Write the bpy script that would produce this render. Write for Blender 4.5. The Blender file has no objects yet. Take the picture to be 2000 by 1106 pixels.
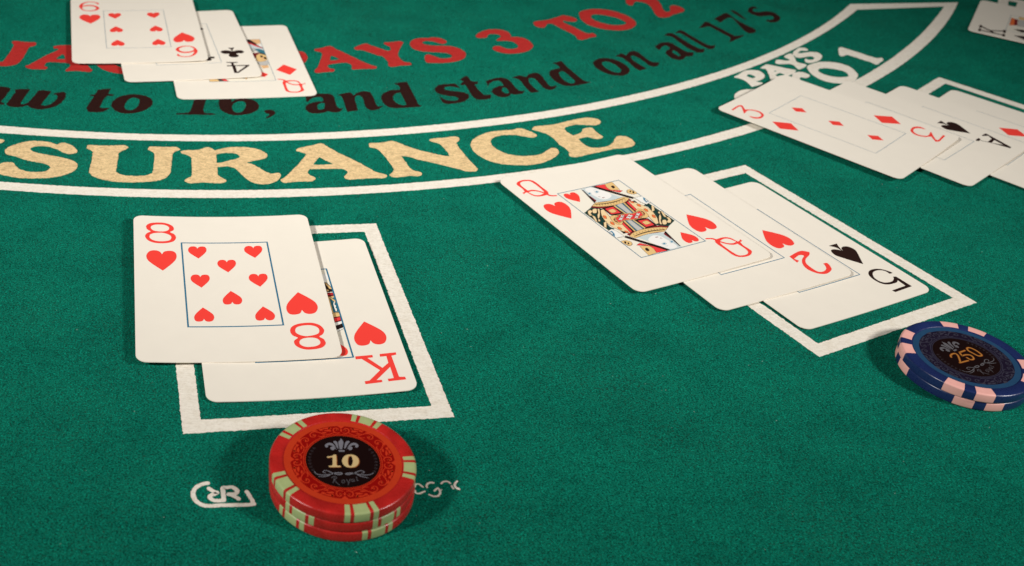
# Close-up of a blackjack table: felt layout, fanned playing cards and two stacks of chips.
# One Blender unit is one centimetre; the traced data below is in millimetres on the table plane.
import bpy, bmesh, math, random
from mathutils import Vector, Matrix
from mathutils.geometry import delaunay_2d_cdt

sc = bpy.context.scene
sc.unit_settings.system = 'METRIC'
sc.unit_settings.scale_length = 0.01
col = sc.collection
U = 0.1                                   # millimetres to scene units

# ---------------------------------------------------------------- camera
cam_d = bpy.data.cameras.new('camera')
cam = bpy.data.objects.new('camera', cam_d)
col.objects.link(cam)
sc.camera = cam
PITCH, ROLL, CAM_H = 0.572320, 0.065340, 214.0071
fw = Vector((0, math.cos(PITCH), -math.sin(PITCH)))
up0 = Vector((0, math.sin(PITCH), math.cos(PITCH)))
rt0 = Vector((1, 0, 0))
rt = rt0 * math.cos(ROLL) + up0 * math.sin(ROLL)
up = -rt0 * math.sin(ROLL) + up0 * math.cos(ROLL)
m3 = Matrix((rt, up, -fw)).transposed()
cam.matrix_world = Matrix.Translation((0, 0, CAM_H * U)) @ m3.to_4x4()
cam_d.sensor_width = 36.0
cam_d.lens = 2214.7803 / 2000.0 * 36.0
cam_d.shift_x = (1000.0 - 585.935) / 2000.0
cam_d.shift_y = -(553.0 - 507.874) / 2000.0
cam_d.clip_start = 0.5
cam_d.clip_end = 2000.0
cam_d.dof.use_dof = True
cam_d.dof.focus_distance = 37.0
cam_d.dof.aperture_fstop = 0.22

# ---------------------------------------------------------------- light: two soft lamps, left and right of the photographer
world = bpy.data.worlds.new('World')
sc.world = world
world.use_nodes = True
wbg = world.node_tree.nodes['Background']
wbg.inputs[0].default_value = (1.0, 0.93, 0.82, 1)
wbg.inputs[1].default_value = 0.004

def lamp(name, loc, aim, size, power, colour, spread=60):
    d = bpy.data.lights.new(name, 'AREA')
    d.shape = 'DISK'
    d.size = size
    d.spread = math.radians(spread)
    d.energy = power
    d.color = colour
    o = bpy.data.objects.new(name, d)
    col.objects.link(o)
    o.location = loc
    o.rotation_euler = (Vector(aim) - Vector(loc)).to_track_quat('-Z', 'Y').to_euler()
    return o

lamp('softbox_lamp', (104, -10, 72), (-6, 50, 0), 15, 8700, (1.0, 0.985, 0.965), 37)
lamp('softbox_lamp', (-86, -22, 70), (11, 50, 0), 15, 10550, (1.0, 0.985, 0.965), 39)

sc.view_settings.view_transform = 'Standard'
sc.view_settings.look = 'None'
sc.view_settings.exposure = 0.0
sc.view_settings.gamma = 1.0
sc.view_settings.use_curve_mapping = False

# ---------------------------------------------------------------- traced shapes (millimetres; a third value 1 marks a corner)
FELT_PRINT = [
 ('gold', 'N', [[(-122.04,405.86),(-122.85,407.15),(-124.22,407.51),(-128.08,407.66),(-132.32,406.83),(-132.56,405.39),(-130.88,403.88),(-129.40,401.32),(-127.71,393.39),(-136.55,403.76),(-140.47,406.36),(-143.99,405.35),(-143.43,403.47),(-141.63,401.64),(-138.48,389.87),(-137.51,383.46),(-136.20,381.06),(-131.18,380.48),(-130.36,381.87),(-131.94,384.23),(-134.40,391.78),(-124.54,379.48),(-122.04,379.19),(-121.49,380.53),(-125.59,397.07),(-126.30,402.11),(-125.04,403.33),(-123.24,403.73)]]),
 ('gold', 'S', [[(-91.70,401.20),(-93.23,404.08),(-95.28,406.35),(-98.12,407.76),(-99.93,407.29),(-100.77,405.98),(-104.46,407.55),(-108.38,407.97),(-112.05,407.30),(-115.14,405.59),(-118.15,402.38),(-119.73,399.26),(-119.62,397.24),(-118.35,395.05),(-114.46,393.79),(-110.89,391.89),(-106.87,390.60),(-102.96,389.70),(-100.55,388.59),(-99.27,386.69),(-99.60,384.32),(-101.36,382.66),(-104.58,382.09),(-107.99,382.39),(-111.17,384.20),(-113.05,386.86),(-114.38,388.50),(-116.28,388.70),(-118.20,387.77),(-119.40,385.32),(-119.64,382.71),(-118.70,380.28),(-116.76,378.65),(-113.50,377.70),(-109.08,376.86),(-104.34,377.20),(-99.69,377.95),(-95.22,379.57),(-91.57,382.41),(-89.50,385.71),(-89.13,389.20),(-89.88,391.39),(-92.00,393.41),(-95.42,394.93),(-99.40,396.04),(-103.99,397.01),(-108.40,398.49),(-110.14,400.29),(-110.24,401.65),(-109.13,402.98),(-106.47,403.78),(-103.25,403.54),(-100.08,402.06),(-97.07,399.76),(-94.65,398.74),(-92.32,399.61)]]),
 ('gold', 'U', [[(-88.77,405.61),(-88.65,406.81),(-87.19,407.51),(-85.28,407.51),(-82.76,407.66),(-78.09,408.33),(-74.38,409.07),(-72.62,408.06),(-72.29,407.06),(-73.16,405.55),(-74.83,403.25,1),(-75.13,401.84),(-74.58,396.18),(-73.97,389.02),(-73.53,386.49),(-72.25,385.25),(-69.61,384.08),(-66.26,384.15),(-62.41,384.93),(-60.50,386.48),(-59.55,388.41),(-60.08,394.21),(-60.76,402.17),(-61.15,403.82),(-62.48,405.35),(-63.93,406.52),(-64.24,407.52),(-63.84,409.18),(-62.31,409.68),(-57.55,409.94),(-53.46,410.52),(-51.52,409.12),(-51.46,408.64),(-53.24,406.31),(-53.84,404.85),(-53.59,400.46),(-52.85,391.28),(-52.96,387.38),(-54.08,384.35),(-56.77,381.77),(-60.80,380.28),(-65.48,379.21),(-70.25,378.82),(-74.52,379.05),(-77.69,379.88),(-79.64,380.56),(-82.11,382.43),(-83.63,384.78),(-84.02,387.63),(-84.61,394.77),(-85.21,400.07),(-85.90,402.37),(-88.13,404.11)]]),
 ('gold', 'R', [[(-50.76,406.32),(-50.48,407.40),(-48.68,408.35),(-44.31,409.31),(-41.68,411.64),(-40.44,412.10),(-38.76,411.36),(-37.48,409.73,1),(-35.84,411.08),(-33.42,412.61),(-29.97,413.74),(-25.82,414.33),(-22.90,414.11),(-19.60,412.97),(-17.23,411.07),(-15.97,408.83),(-16.16,406.74),(-17.81,405.14),(-20.55,403.40),(-23.86,401.12,1),(-21.26,399.94),(-18.24,397.04),(-15.58,394.45),(-13.34,393.32),(-11.82,393.99),(-10.43,394.18),(-9.73,392.65),(-9.93,390.36),(-11.17,387.64),(-13.50,385.42),(-15.89,384.47),(-18.64,384.54),(-21.19,385.96),(-23.20,388.24),(-25.30,391.49),(-27.46,395.11),(-29.13,396.39),(-31.06,397.05),(-33.21,396.62),(-34.84,395.73,1),(-34.68,392.48),(-34.22,389.30),(-33.01,387.86),(-30.65,385.63),(-30.69,384.36),(-31.96,383.24),(-34.97,382.84),(-38.62,382.84),(-41.58,382.07),(-44.25,381.46),(-46.20,382.57),(-46.55,383.47),(-45.60,385.19),(-44.26,386.77),(-44.40,389.84),(-45.30,396.27),(-45.97,401.53),(-46.82,403.45),(-48.56,404.71),(-50.58,405.66)],[(-36.50,406.27,1),(-35.18,407.49),(-33.02,408.28),(-30.50,408.64),(-28.53,408.09),(-27.13,406.57),(-27.17,404.99),(-28.77,403.27),(-31.16,401.72),(-34.11,399.49),(-35.66,399.28,1),(-36.08,402.92)]]),
 ('gold', 'A', [[(-4.36,414.65),(-4.05,415.89),(-2.96,416.96),(-0.09,418.79),(2.47,420.23),(4.72,421.98),(6.36,422.08),(7.69,420.40),(12.30,415.26),(18.11,410.18),(22.55,406.03),(27.22,400.99),(30.64,399.15),(32.19,398.38),(32.15,397.07),(30.86,395.72),(26.17,395.08),(20.55,393.54),(16.82,392.71),(15.27,394.44),(15.73,395.80),(16.67,397.89),(16.51,399.19),(15.57,400.71),(14.30,401.34,1),(5.19,399.95),(1.43,399.29,1),(0.85,397.69),(0.91,395.73),(1.90,393.91),(3.64,392.53),(3.84,390.95),(2.64,389.32),(0.80,388.94),(-2.87,388.31),(-6.21,387.23),(-8.33,386.75),(-9.65,388.48),(-9.52,389.14),(-7.93,391.28),(-5.67,396.47),(-3.09,402.80),(-1.36,407.79),(-0.44,411.02),(-0.71,412.37),(-2.18,413.21),(-4.14,413.98)],[(2.91,402.97,1),(3.78,406.47),(5.14,409.94,1),(8.22,407.09),(10.80,404.74,1),(6.70,403.49)]]),
 ('gold', 'N', [[(25.55,423.92),(26.07,425.44),(29.36,426.07),(32.71,427.48),(35.06,428.74),(37.00,428.09),(42.46,424.13),(47.56,421.38),(52.63,419.48),(56.68,418.19),(58.75,418.26,1),(58.15,421.76),(56.87,425.73),(55.68,428.62),(54.01,429.93),(51.62,431.13),(51.52,432.29),(52.84,433.65),(57.90,435.17),(61.57,436.73),(63.68,436.40),(64.19,434.90),(63.78,433.28),(62.51,430.76),(63.00,428.14),(64.60,422.30),(66.77,415.56),(68.71,410.75),(69.36,408.69),(68.67,406.82),(66.92,406.08),(64.24,406.21),(61.32,407.58),(56.07,409.72),(50.78,411.87),(45.43,413.67),(42.10,415.40),(38.68,415.73,1),(39.89,411.80),(41.66,405.93),(43.23,403.67),(45.86,402.62),(46.41,401.65),(45.71,399.81),(44.00,399.09),(41.34,399.07),(38.30,397.76),(35.88,396.94),(33.72,397.62),(33.46,398.90),(34.96,402.04),(35.04,404.38),(33.18,410.57),(30.48,417.84),(28.28,421.05),(26.00,421.78)]]),
 ('gold', 'C', [[(88.05,447.05),(90.96,448.95),(93.56,448.29),(96.33,446.13),(98.30,443.86),(97.87,442.11),(96.18,440.85),(93.40,441.29),(90.47,442.04),(87.46,442.28),(82.71,441.16),(79.22,438.64),(77.58,435.24),(77.54,431.38),(79.08,427.79),(82.19,424.39),(85.13,423.14),(88.74,422.70),(93.24,423.49),(97.59,425.69),(100.74,429.50),(102.96,431.92),(104.82,431.94),(105.58,429.63),(104.94,426.73),(103.24,424.11),(100.14,420.54),(96.02,417.24),(91.40,415.29),(87.68,414.47),(84.04,414.19),(79.01,414.72),(74.77,416.68),(71.65,419.90),(69.57,423.40),(68.58,427.82),(68.75,431.67),(70.36,435.77),(73.23,439.36),(77.55,443.20),(83.22,445.66)]]),
 ('gold', 'E', [[(97.26,449.53),(98.23,451.58),(100.29,452.49),(106.41,454.71),(111.10,457.44),(115.47,460.31),(120.68,463.33),(124.45,464.61),(127.87,463.96),(129.26,461.92),(128.63,459.60),(126.28,457.48),(123.48,457.07),(120.37,457.05),(117.18,456.57),(113.74,454.57),(111.83,452.28),(111.79,449.68),(112.93,447.27),(114.13,445.32,1),(117.17,447.47),(118.85,449.42),(119.43,451.67),(120.93,453.62),(123.79,454.48),(124.89,452.04),(125.90,449.17),(127.29,446.39),(126.85,445.05),(124.49,443.61),(122.66,444.02),(120.55,444.98),(118.06,443.78),(116.11,442.40,1),(117.16,438.63),(118.88,435.58),(121.37,434.88),(125.27,435.68),(128.76,438.23),(130.90,441.44),(132.65,445.47),(134.46,447.86),(137.53,447.88),(139.44,446.03),(140.27,442.79),(139.73,440.22),(137.77,438.12),(133.64,436.30),(129.61,434.91),(123.33,431.34),(118.38,428.63),(115.06,426.57),(111.83,424.93),(109.70,425.42),(109.47,427.37),(110.00,429.45),(108.70,432.90),(106.94,435.93),(105.16,441.49),(102.38,445.73),(99.57,447.46),(97.41,448.43)]]),
 ('red', 'J', [[(-144.10,507.13),(-143.92,508.65),(-142.88,509.03),(-137.83,508.51),(-133.77,508.91),(-132.53,507.14),(-132.88,505.10),(-134.54,503.35),(-135.06,500.82),(-134.77,494.15),(-134.84,487.55),(-135.61,483.26),(-137.33,480.69),(-139.89,479.36),(-142.66,478.91),(-145.65,479.32),(-147.39,481.77),(-145.88,482.94),(-143.84,483.47),(-142.56,484.88),(-142.36,489.10),(-142.20,495.76),(-142.44,503.47)]]),
 ('red', 'A', [[(-123.88,505.17),(-122.67,506.56),(-114.05,508.62),(-111.77,504.79),(-108.11,495.78),(-104.56,487.02),(-101.16,481.64),(-101.01,479.86),(-102.24,478.76),(-107.39,479.27),(-112.18,478.03),(-112.63,479.31),(-111.61,483.10),(-112.07,486.24),(-113.37,487.22),(-117.80,487.41),(-122.43,486.83),(-123.23,483.93),(-123.01,482.14),(-121.40,480.59),(-121.70,478.73),(-124.48,478.27),(-128.01,477.97),(-130.62,479.07),(-131.38,480.76),(-129.88,482.84),(-127.76,487.80),(-125.10,493.88),(-122.44,498.62),(-120.89,501.78),(-121.37,503.15),(-123.10,503.35)],[(-119.82,490.80,1),(-118.94,494.44),(-118.04,497.16,1),(-116.91,496.20),(-115.14,491.30,1)]]),
 ('red', 'C', [[(-101.53,490.30),(-103.09,496.62),(-102.14,503.50),(-97.34,508.22),(-91.75,508.68),(-87.90,505.91),(-88.02,502.02),(-92.70,503.16),(-96.01,500.67),(-96.27,495.86),(-93.59,491.15),(-89.97,487.12),(-86.04,485.48),(-80.71,486.35),(-78.39,483.09),(-81.51,479.89),(-86.46,479.26),(-90.52,479.77),(-94.85,481.76),(-98.83,485.66)]]),
 ('red', 'P', [[(-17.55,518.06),(-13.15,519.97),(-7.12,519.44),(-5.00,518.64),(-3.40,515.44),(-2.69,511.75),(-3.18,508.28),(-4.54,504.70),(-7.96,502.29),(-10.85,501.44),(-10.33,496.06),(-16.28,493.65),(-15.93,498.05),(-15.80,512.97)]]),
 ('red', 'A', [[(0.30,522.65),(0.88,523.68),(3.57,525.16),(5.95,527.39),(7.76,528.65),(8.98,527.67),(10.83,525.22),(14.47,521.54),(19.27,516.56),(22.82,512.60),(27.20,508.46),(29.83,507.04),(30.54,506.04),(29.92,504.32),(26.54,503.55),(22.72,502.56),(19.21,501.47),(18.63,502.99),(18.78,505.22),(18.35,507.37),(16.58,508.94),(15.10,509.07),(11.57,507.74),(8.06,505.82),(7.19,504.79),(7.23,502.58),(8.13,500.90),(10.18,500.14),(10.34,498.71),(9.62,497.30),(6.74,496.54),(3.58,495.09),(1.85,494.81),(0.95,496.32),(1.47,498.72),(2.57,501.82),(3.32,507.86),(4.08,514.02),(4.16,517.86),(3.67,520.10),(1.85,520.57),(0.63,521.53)],[(8.15,510.16,1),(8.11,513.18),(8.66,516.70,1),(10.92,515.17),(13.02,513.09,1),(10.95,511.38)]]),
 ('red', 'Y', [[(19.92,527.55),(20.54,529.40),(23.00,532.46),(24.86,534.38),(26.40,534.64),(27.61,533.24),(32.13,530.03),(36.31,527.18),(37.85,527.84,1),(37.94,530.62),(37.71,532.97),(35.92,534.67),(34.88,536.10),(35.24,537.78),(38.51,538.75),(41.65,540.27),(43.53,540.84),(44.55,539.38),(44.16,537.29),(43.26,533.92),(41.96,528.14),(41.33,523.35),(41.79,519.57),(43.43,515.65),(44.85,514.15),(46.64,514.07),(47.39,512.31),(46.20,511.07),(42.00,509.78),(38.09,507.65),(36.63,508.15),(36.10,509.93),(36.20,513.32),(34.83,517.64),(33.40,520.08),(30.72,521.18),(27.45,523.73),(23.85,526.02),(20.82,525.97)]]),
 ('red', 'S', [[(66.75,543.55),(66.53,545.42),(64.52,547.97),(61.31,549.06),(59.08,548.48),(57.92,547.50),(53.13,546.67),(49.72,543.96),(48.08,539.86),(47.92,536.52),(49.17,532.53),(51.90,530.22),(56.49,529.62),(62.18,529.66),(65.37,529.56),(67.40,528.26),(68.12,526.10),(67.41,523.72),(65.20,522.46),(62.36,521.98),(59.66,523.78),(57.31,525.65),(55.91,525.87),(54.73,523.86),(54.37,520.65),(54.67,516.70),(55.66,515.71),(60.56,516.17),(65.54,517.62),(69.91,519.85),(73.37,523.37),(74.98,527.71),(74.98,531.82),(73.31,535.24),(69.94,537.94),(66.40,538.75),(60.59,538.03),(56.99,538.08),(54.90,539.32),(54.21,541.10),(55.11,542.97),(57.34,543.84),(60.21,543.38),(63.00,541.66),(65.15,541.37)]]),
 ('red', '3', [[(82.77,555.54),(84.19,558.76),(86.76,562.20),(90.02,564.79),(93.89,565.98),(97.60,565.62),(100.29,563.08),(101.00,559.71),(100.76,556.21,1),(104.01,557.07),(107.56,555.92),(109.98,551.96),(110.88,547.78),(110.48,544.86),(108.46,540.74),(104.34,536.78),(99.76,534.62),(95.40,534.07),(91.99,535.62),(89.74,538.03),(89.55,539.59),(90.93,542.28),(93.53,542.91),(94.84,541.72),(96.83,540.18),(99.36,540.14),(101.69,541.47),(102.92,544.04),(102.79,547.35),(100.98,550.41),(98.12,551.07),(93.64,550.40),(92.79,550.93),(94.38,553.64,1),(95.60,556.30),(95.13,558.68),(92.84,559.77),(90.13,558.80),(88.79,556.59),(88.16,554.02),(86.21,553.00),(83.59,552.54),(82.77,553.57)]]),
 ('red', 'T', [[(115.73,579.94),(117.53,581.82),(121.75,583.78),(127.18,587.67),(133.40,593.46),(135.59,593.24),(138.84,591.37),(140.17,588.80),(139.25,585.96),(136.88,584.93),(132.19,585.90,1),(132.50,582.34),(136.44,577.09),(140.57,570.80),(142.77,568.65),(145.52,569.59),(146.71,566.70),(146.20,565.13),(143.08,563.22),(138.61,559.62),(136.09,559.75),(135.70,562.50),(135.32,565.28),(131.88,570.43),(128.04,576.19),(125.97,579.74),(123.31,579.50),(122.06,576.90),(120.72,573.71),(118.06,573.24),(115.95,575.22),(115.61,578.13)]]),
 ('red', 'O', [[(143.60,599.68),(146.72,603.40),(152.28,606.71),(158.24,607.05),(163.78,605.27),(168.34,601.06),(171.65,595.46),(172.38,589.48),(170.63,584.36),(167.56,580.25),(162.08,576.92),(155.44,576.34),(149.72,578.27),(145.19,582.21),(142.87,589.04),(142.94,594.58)],[(149.05,595.07),(150.67,597.85),(153.57,599.00),(157.89,598.16),(162.78,595.70),(166.04,591.99),(166.87,588.49),(165.66,585.87),(162.67,584.14),(158.17,583.57),(153.71,585.54),(149.96,589.10),(148.82,592.56)]]),
 ('red', '2', [[(174.27,625.41),(174.94,630.91),(178.75,635.71),(183.81,637.36),(189.42,635.01),(192.72,628.88),(193.22,621.02),(192.60,614.40),(193.40,610.06),(195.94,611.16),(197.15,615.24),(197.88,619.27),(200.69,621.36),(203.51,619.65),(205.00,616.04),(203.82,612.61),(200.54,609.46),(196.57,606.20),(193.42,602.50),(189.82,600.60),(187.30,601.39),(186.47,605.62),(186.69,614.60),(185.82,620.95),(183.20,623.76),(180.03,624.10),(178.08,621.48),(176.49,617.25),(174.82,616.94),(173.71,619.35)]]),
 ('black', 'a', [[(-139.24,457.57),(-136.98,456.92),(-134.91,457.00),(-132.81,456.24),(-131.90,454.70),(-132.12,450.77),(-132.31,445.43),(-132.86,442.93),(-132.30,441.42),(-131.25,440.62),(-130.67,439.68),(-131.71,439.12),(-134.40,439.11)]]),
 ('black', 'w', [[(-129.90,455.02,1),(-126.85,456.00),(-123.44,456.29,1),(-123.76,452.50),(-123.95,447.54),(-124.21,442.27),(-123.67,440.76),(-122.36,440.96),(-121.42,442.69),(-120.83,445.20),(-120.20,450.58),(-119.79,454.78),(-119.35,455.85,1),(-116.93,455.89),(-114.10,455.67,1),(-114.08,454.01),(-114.68,448.98),(-115.35,442.83),(-115.16,441.27),(-113.84,440.68),(-112.05,441.75),(-110.67,444.75),(-110.03,448.08),(-110.29,450.89),(-111.30,452.38),(-112.39,452.62),(-112.23,453.47),(-110.15,455.04),(-108.92,455.82),(-107.71,455.01),(-106.96,452.23),(-106.88,447.76),(-107.95,443.17),(-110.23,439.65),(-113.15,437.63),(-115.70,437.01),(-118.20,437.64),(-120.12,439.32,1),(-121.47,440.06),(-122.46,438.57),(-124.61,437.69),(-127.28,437.59),(-129.34,439.09),(-129.95,440.19),(-129.56,442.64),(-129.28,448.34),(-129.10,452.48)]]),
 ('black', 't', [[(-94.27,459.95),(-93.04,460.96),(-90.90,461.71),(-89.04,462.49,1),(-89.08,458.72),(-89.14,456.67,1),(-86.69,456.38),(-86.90,455.14),(-89.37,454.75,1),(-89.97,451.85),(-90.24,447.19),(-90.22,443.29),(-89.72,442.08),(-87.95,442.22),(-86.12,442.76,1),(-86.68,441.26),(-87.95,439.15),(-89.41,438.17),(-91.54,437.84),(-93.98,437.73),(-95.49,440.56),(-95.73,441.81),(-95.40,445.09),(-95.02,450.40),(-94.75,453.44,1),(-96.48,453.64),(-96.60,454.29),(-94.68,455.27,1),(-94.46,457.87)]]),
 ('black', 'o', [[(-85.95,446.54),(-85.70,449.86),(-84.40,453.72),(-81.76,456.48),(-78.58,457.78),(-74.91,457.88),(-71.58,456.38),(-69.49,453.70),(-68.61,450.52),(-68.82,447.22),(-70.25,443.76),(-72.84,440.81),(-75.84,438.95),(-79.61,438.51),(-82.60,439.96),(-84.94,443.13)],[(-80.08,445.49),(-80.04,449.42),(-79.20,452.86),(-77.78,454.54),(-76.06,454.34),(-74.71,452.89),(-74.21,449.66),(-74.48,446.02),(-75.43,443.29),(-76.85,441.79),(-78.25,441.90),(-79.39,443.01)]]),
 ('black', '1', [[(-50.19,464.82),(-46.24,465.44),(-45.97,457.34),(-46.11,452.01),(-46.18,447.43),(-45.63,444.93),(-44.54,443.81),(-42.62,443.98),(-40.69,443.44),(-40.71,442.80),(-44.92,442.16),(-48.74,441.78),(-52.53,441.21),(-56.87,440.68),(-57.12,441.59),(-55.40,442.17),(-53.27,442.81),(-51.99,443.65),(-51.30,446.00),(-51.20,451.22),(-51.05,457.22),(-50.88,463.34)]]),
 ('black', '6', [[(-40.07,454.92),(-40.17,458.91),(-39.77,463.71),(-37.76,466.77),(-34.98,467.90),(-34.75,465.18),(-35.31,461.69),(-35.08,459.02),(-34.46,456.78,1),(-33.14,459.66),(-31.26,460.96),(-28.71,461.22),(-25.51,460.17),(-23.36,457.82),(-22.44,454.65),(-22.76,450.99),(-24.36,447.83),(-26.97,445.51),(-30.18,444.07),(-33.49,443.89),(-36.42,445.68),(-38.63,448.58),(-39.63,451.69)],[(-34.09,452.53),(-33.62,455.25),(-32.11,457.47),(-30.48,458.39),(-29.02,457.82),(-28.30,455.73),(-28.17,452.13),(-28.75,448.78),(-30.11,446.64),(-31.76,446.39),(-33.15,448.11),(-33.93,450.59)]]),
 ('black', ',', [[(-19.69,448.86),(-19.49,450.19),(-17.87,451.22),(-16.18,451.02),(-15.11,449.24),(-15.16,447.62),(-16.14,445.23),(-17.94,442.86),(-18.65,443.26),(-17.53,445.34),(-17.35,446.96),(-18.78,447.71)]]),
 ('black', 'a', [[(-2.11,466.85),(-1.60,468.99),(1.82,470.56),(5.27,471.79),(8.17,471.89),(9.92,470.44),(10.67,467.47),(11.15,462.80),(11.89,459.24),(13.18,457.26),(14.59,458.00,1),(13.75,455.24),(12.36,453.40),(10.11,453.06),(8.70,453.82),(7.86,453.69),(5.64,451.73),(2.86,450.66),(0.34,450.93),(-1.26,452.96),(-1.90,455.48),(-1.56,458.18),(0.62,461.18),(3.15,462.91),(5.43,463.27),(5.69,464.32,1),(5.51,466.67),(4.76,467.92),(3.03,467.99),(1.05,466.66),(-0.32,464.41),(-1.40,462.21),(-1.89,464.16)],[(3.13,457.57),(3.50,459.95),(4.61,461.46),(6.31,462.06,1),(6.50,458.75),(6.26,456.40),(5.16,454.92),(3.89,455.05)]]),
 ('black', 'n', [[(12.37,471.72,1),(15.12,473.68),(17.74,474.92),(18.89,472.53),(19.04,471.52,1),(20.65,474.54),(22.71,476.82),(25.06,477.47),(26.80,476.55),(27.90,473.25),(28.68,468.21),(29.44,463.60),(30.26,462.05),(32.28,462.70,1),(30.79,460.14),(28.76,458.18),(26.77,457.88),(25.10,459.60),(24.29,463.48),(23.78,468.14),(22.95,471.44),(21.80,472.50),(20.34,471.37),(19.89,468.22),(20.29,463.54),(21.10,456.68,1),(16.57,454.49,1),(15.72,458.83),(14.56,467.39),(13.68,470.34)]]),
 ('black', 'd', [[(38.14,487.96,1),(40.74,489.69),(44.38,491.00,1),(45.32,485.50),(46.69,477.22),(47.81,470.49),(48.49,466.86),(49.99,465.41,1),(46.90,463.93),(43.14,462.89),(39.67,461.83),(36.81,461.52),(34.56,462.71),(32.65,466.11),(31.85,470.76),(32.45,475.00),(34.45,478.46),(37.45,480.69),(40.57,481.54,1),(40.94,483.38),(40.02,486.46)],[(37.15,471.58),(37.70,475.12),(39.10,477.43),(40.89,478.41,1),(41.84,473.00),(43.13,466.04,1),(41.50,464.78),(39.54,465.82),(37.90,468.28)]]),
 ('black', 's', [[(57.01,484.60),(57.81,487.65),(60.44,490.53),(64.20,491.82),(67.08,492.28),(68.92,487.45,1),(66.42,489.01),(63.99,489.12),(61.87,487.80),(61.49,485.30),(63.62,484.19),(67.61,483.85),(70.75,482.89),(72.12,480.24),(71.61,476.84),(69.11,473.17),(64.96,470.68),(60.95,469.60),(59.52,471.69),(58.62,476.99,1),(60.86,473.77),(63.97,473.13),(66.42,474.16),(67.18,476.15),(65.93,477.85),(61.62,478.79),(58.52,480.21),(57.09,482.68)]]),
 ('black', 't', [[(70.01,498.05),(73.27,502.33),(74.88,497.32),(78.07,496.32,1),(77.41,493.72),(76.17,493.52),(76.93,488.72),(78.81,483.20),(79.88,481.93),(82.81,483.05,1),(81.97,478.92),(79.39,477.10),(76.16,476.60),(74.37,478.69),(73.19,483.28),(71.89,491.36),(69.87,491.53),(69.84,493.51),(71.25,495.73,1)]]),
 ('black', 'a', [[(81.93,497.94,1),(86.03,501.63),(89.94,503.28),(92.65,501.68),(94.19,497.39),(95.24,492.59),(96.66,489.39),(99.08,489.28,1),(97.25,486.08),(94.25,484.65),(92.32,485.31),(90.73,482.19),(87.36,480.71),(84.78,482.69),(83.48,486.34),(84.76,489.95),(87.52,492.85),(89.87,493.72,1),(89.59,496.66),(88.26,499.46),(85.69,498.54),(83.54,495.69),(82.39,492.53),(82.08,495.46)],[(88.42,490.04),(89.63,491.71),(90.82,491.40),(91.58,487.61),(90.94,485.58),(89.15,485.78),(88.35,487.59)]]),
 ('black', 'n', [[(95.01,504.10,1),(98.71,507.06),(101.09,506.10),(102.08,505.75,1),(104.07,509.68),(107.29,511.77),(109.49,509.52),(110.63,503.04),(111.56,498.16),(112.59,496.83),(115.62,497.80,1),(113.39,493.98),(111.15,492.64),(108.94,494.27),(107.57,499.02),(106.19,503.86),(104.73,505.36),(103.15,504.39),(102.52,501.24),(103.15,496.82),(105.82,489.56,1),(101.95,487.98,1),(99.95,494.33),(98.43,501.60),(97.00,503.40)]]),
 ('black', 'd', [[(117.52,525.14,1),(122.59,528.70,1),(123.81,522.94),(126.29,514.85),(128.57,508.48),(130.16,505.66),(132.54,505.03,1),(130.09,502.91),(125.94,500.44),(122.37,498.88),(119.08,498.85),(116.26,501.92),(114.24,507.71),(114.10,512.35),(115.53,516.26),(118.39,518.31),(120.22,519.14,1),(120.21,521.81),(118.89,524.29)],[(118.76,512.59),(119.62,515.34),(121.40,515.95),(123.25,511.75),(125.45,504.91,1),(124.16,502.17),(122.04,501.83),(119.73,505.52)]]),
 ('black', 'o', [[(138.28,528.64),(139.76,532.24),(142.65,535.25),(146.17,536.27),(149.96,535.20),(152.95,531.90),(154.71,527.61),(155.09,523.16),(153.54,518.85),(150.64,515.81),(146.92,514.97),(143.57,516.02),(140.35,519.53),(138.52,523.72)],[(142.53,529.34),(143.96,531.67),(146.31,531.81),(148.75,529.12),(150.28,525.24),(150.69,521.62),(149.51,519.00),(147.33,518.64),(144.88,521.08),(142.99,524.86)]]),
 ('black', 'n', [[(151.52,539.73,1),(155.03,543.77),(156.75,542.33),(157.26,541.55,1),(159.60,546.28),(162.09,548.46),(164.41,546.66),(166.04,541.73),(167.64,536.87),(169.57,535.08),(172.41,535.13,1),(170.64,531.07),(168.28,529.43),(166.27,530.76),(164.77,535.97),(162.96,539.93),(161.09,542.19),(159.34,541.04),(159.11,537.58),(160.50,533.16),(163.95,526.24,1),(159.99,523.14,1),(158.18,526.95),(156.14,534.54),(154.03,538.86)]]),
 ('black', 'a', [[(175.11,556.44,1),(179.06,561.63),(183.00,563.67),(185.44,562.27),(187.42,557.64),(189.73,553.14),(191.40,551.66),(193.90,552.08,1),(192.37,547.44),(189.66,546.12),(188.60,545.95,1),(186.30,542.11),(183.51,540.36),(180.80,541.62),(179.07,545.64),(179.04,549.13),(180.69,552.49),(182.56,554.58,1),(182.26,557.66),(180.80,558.76),(178.57,556.58),(176.71,552.26),(175.64,554.30)],[(182.85,551.53),(184.14,552.63),(185.36,550.63),(185.94,546.80),(184.84,545.75),(183.51,547.26),(182.65,549.30)]]),
 ('black', 'l', [[(183.82,573.07,1),(186.84,576.89),(189.31,576.85),(191.55,571.61),(194.12,565.13),(196.89,559.71),(198.68,557.32),(201.20,557.75,1),(199.38,553.45),(196.63,552.10),(194.37,553.92),(191.61,559.26),(189.14,567.48),(187.51,572.31)]]),
 ('black', 'l', [[(190.72,577.57,1),(193.74,581.92),(195.84,581.81),(198.05,576.49),(200.95,569.99),(203.69,564.49),(205.72,563.02),(208.40,563.94,1),(206.51,559.55),(203.73,558.18),(201.59,560.51),(198.74,566.84),(195.71,574.20),(193.49,578.06)]]),
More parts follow.
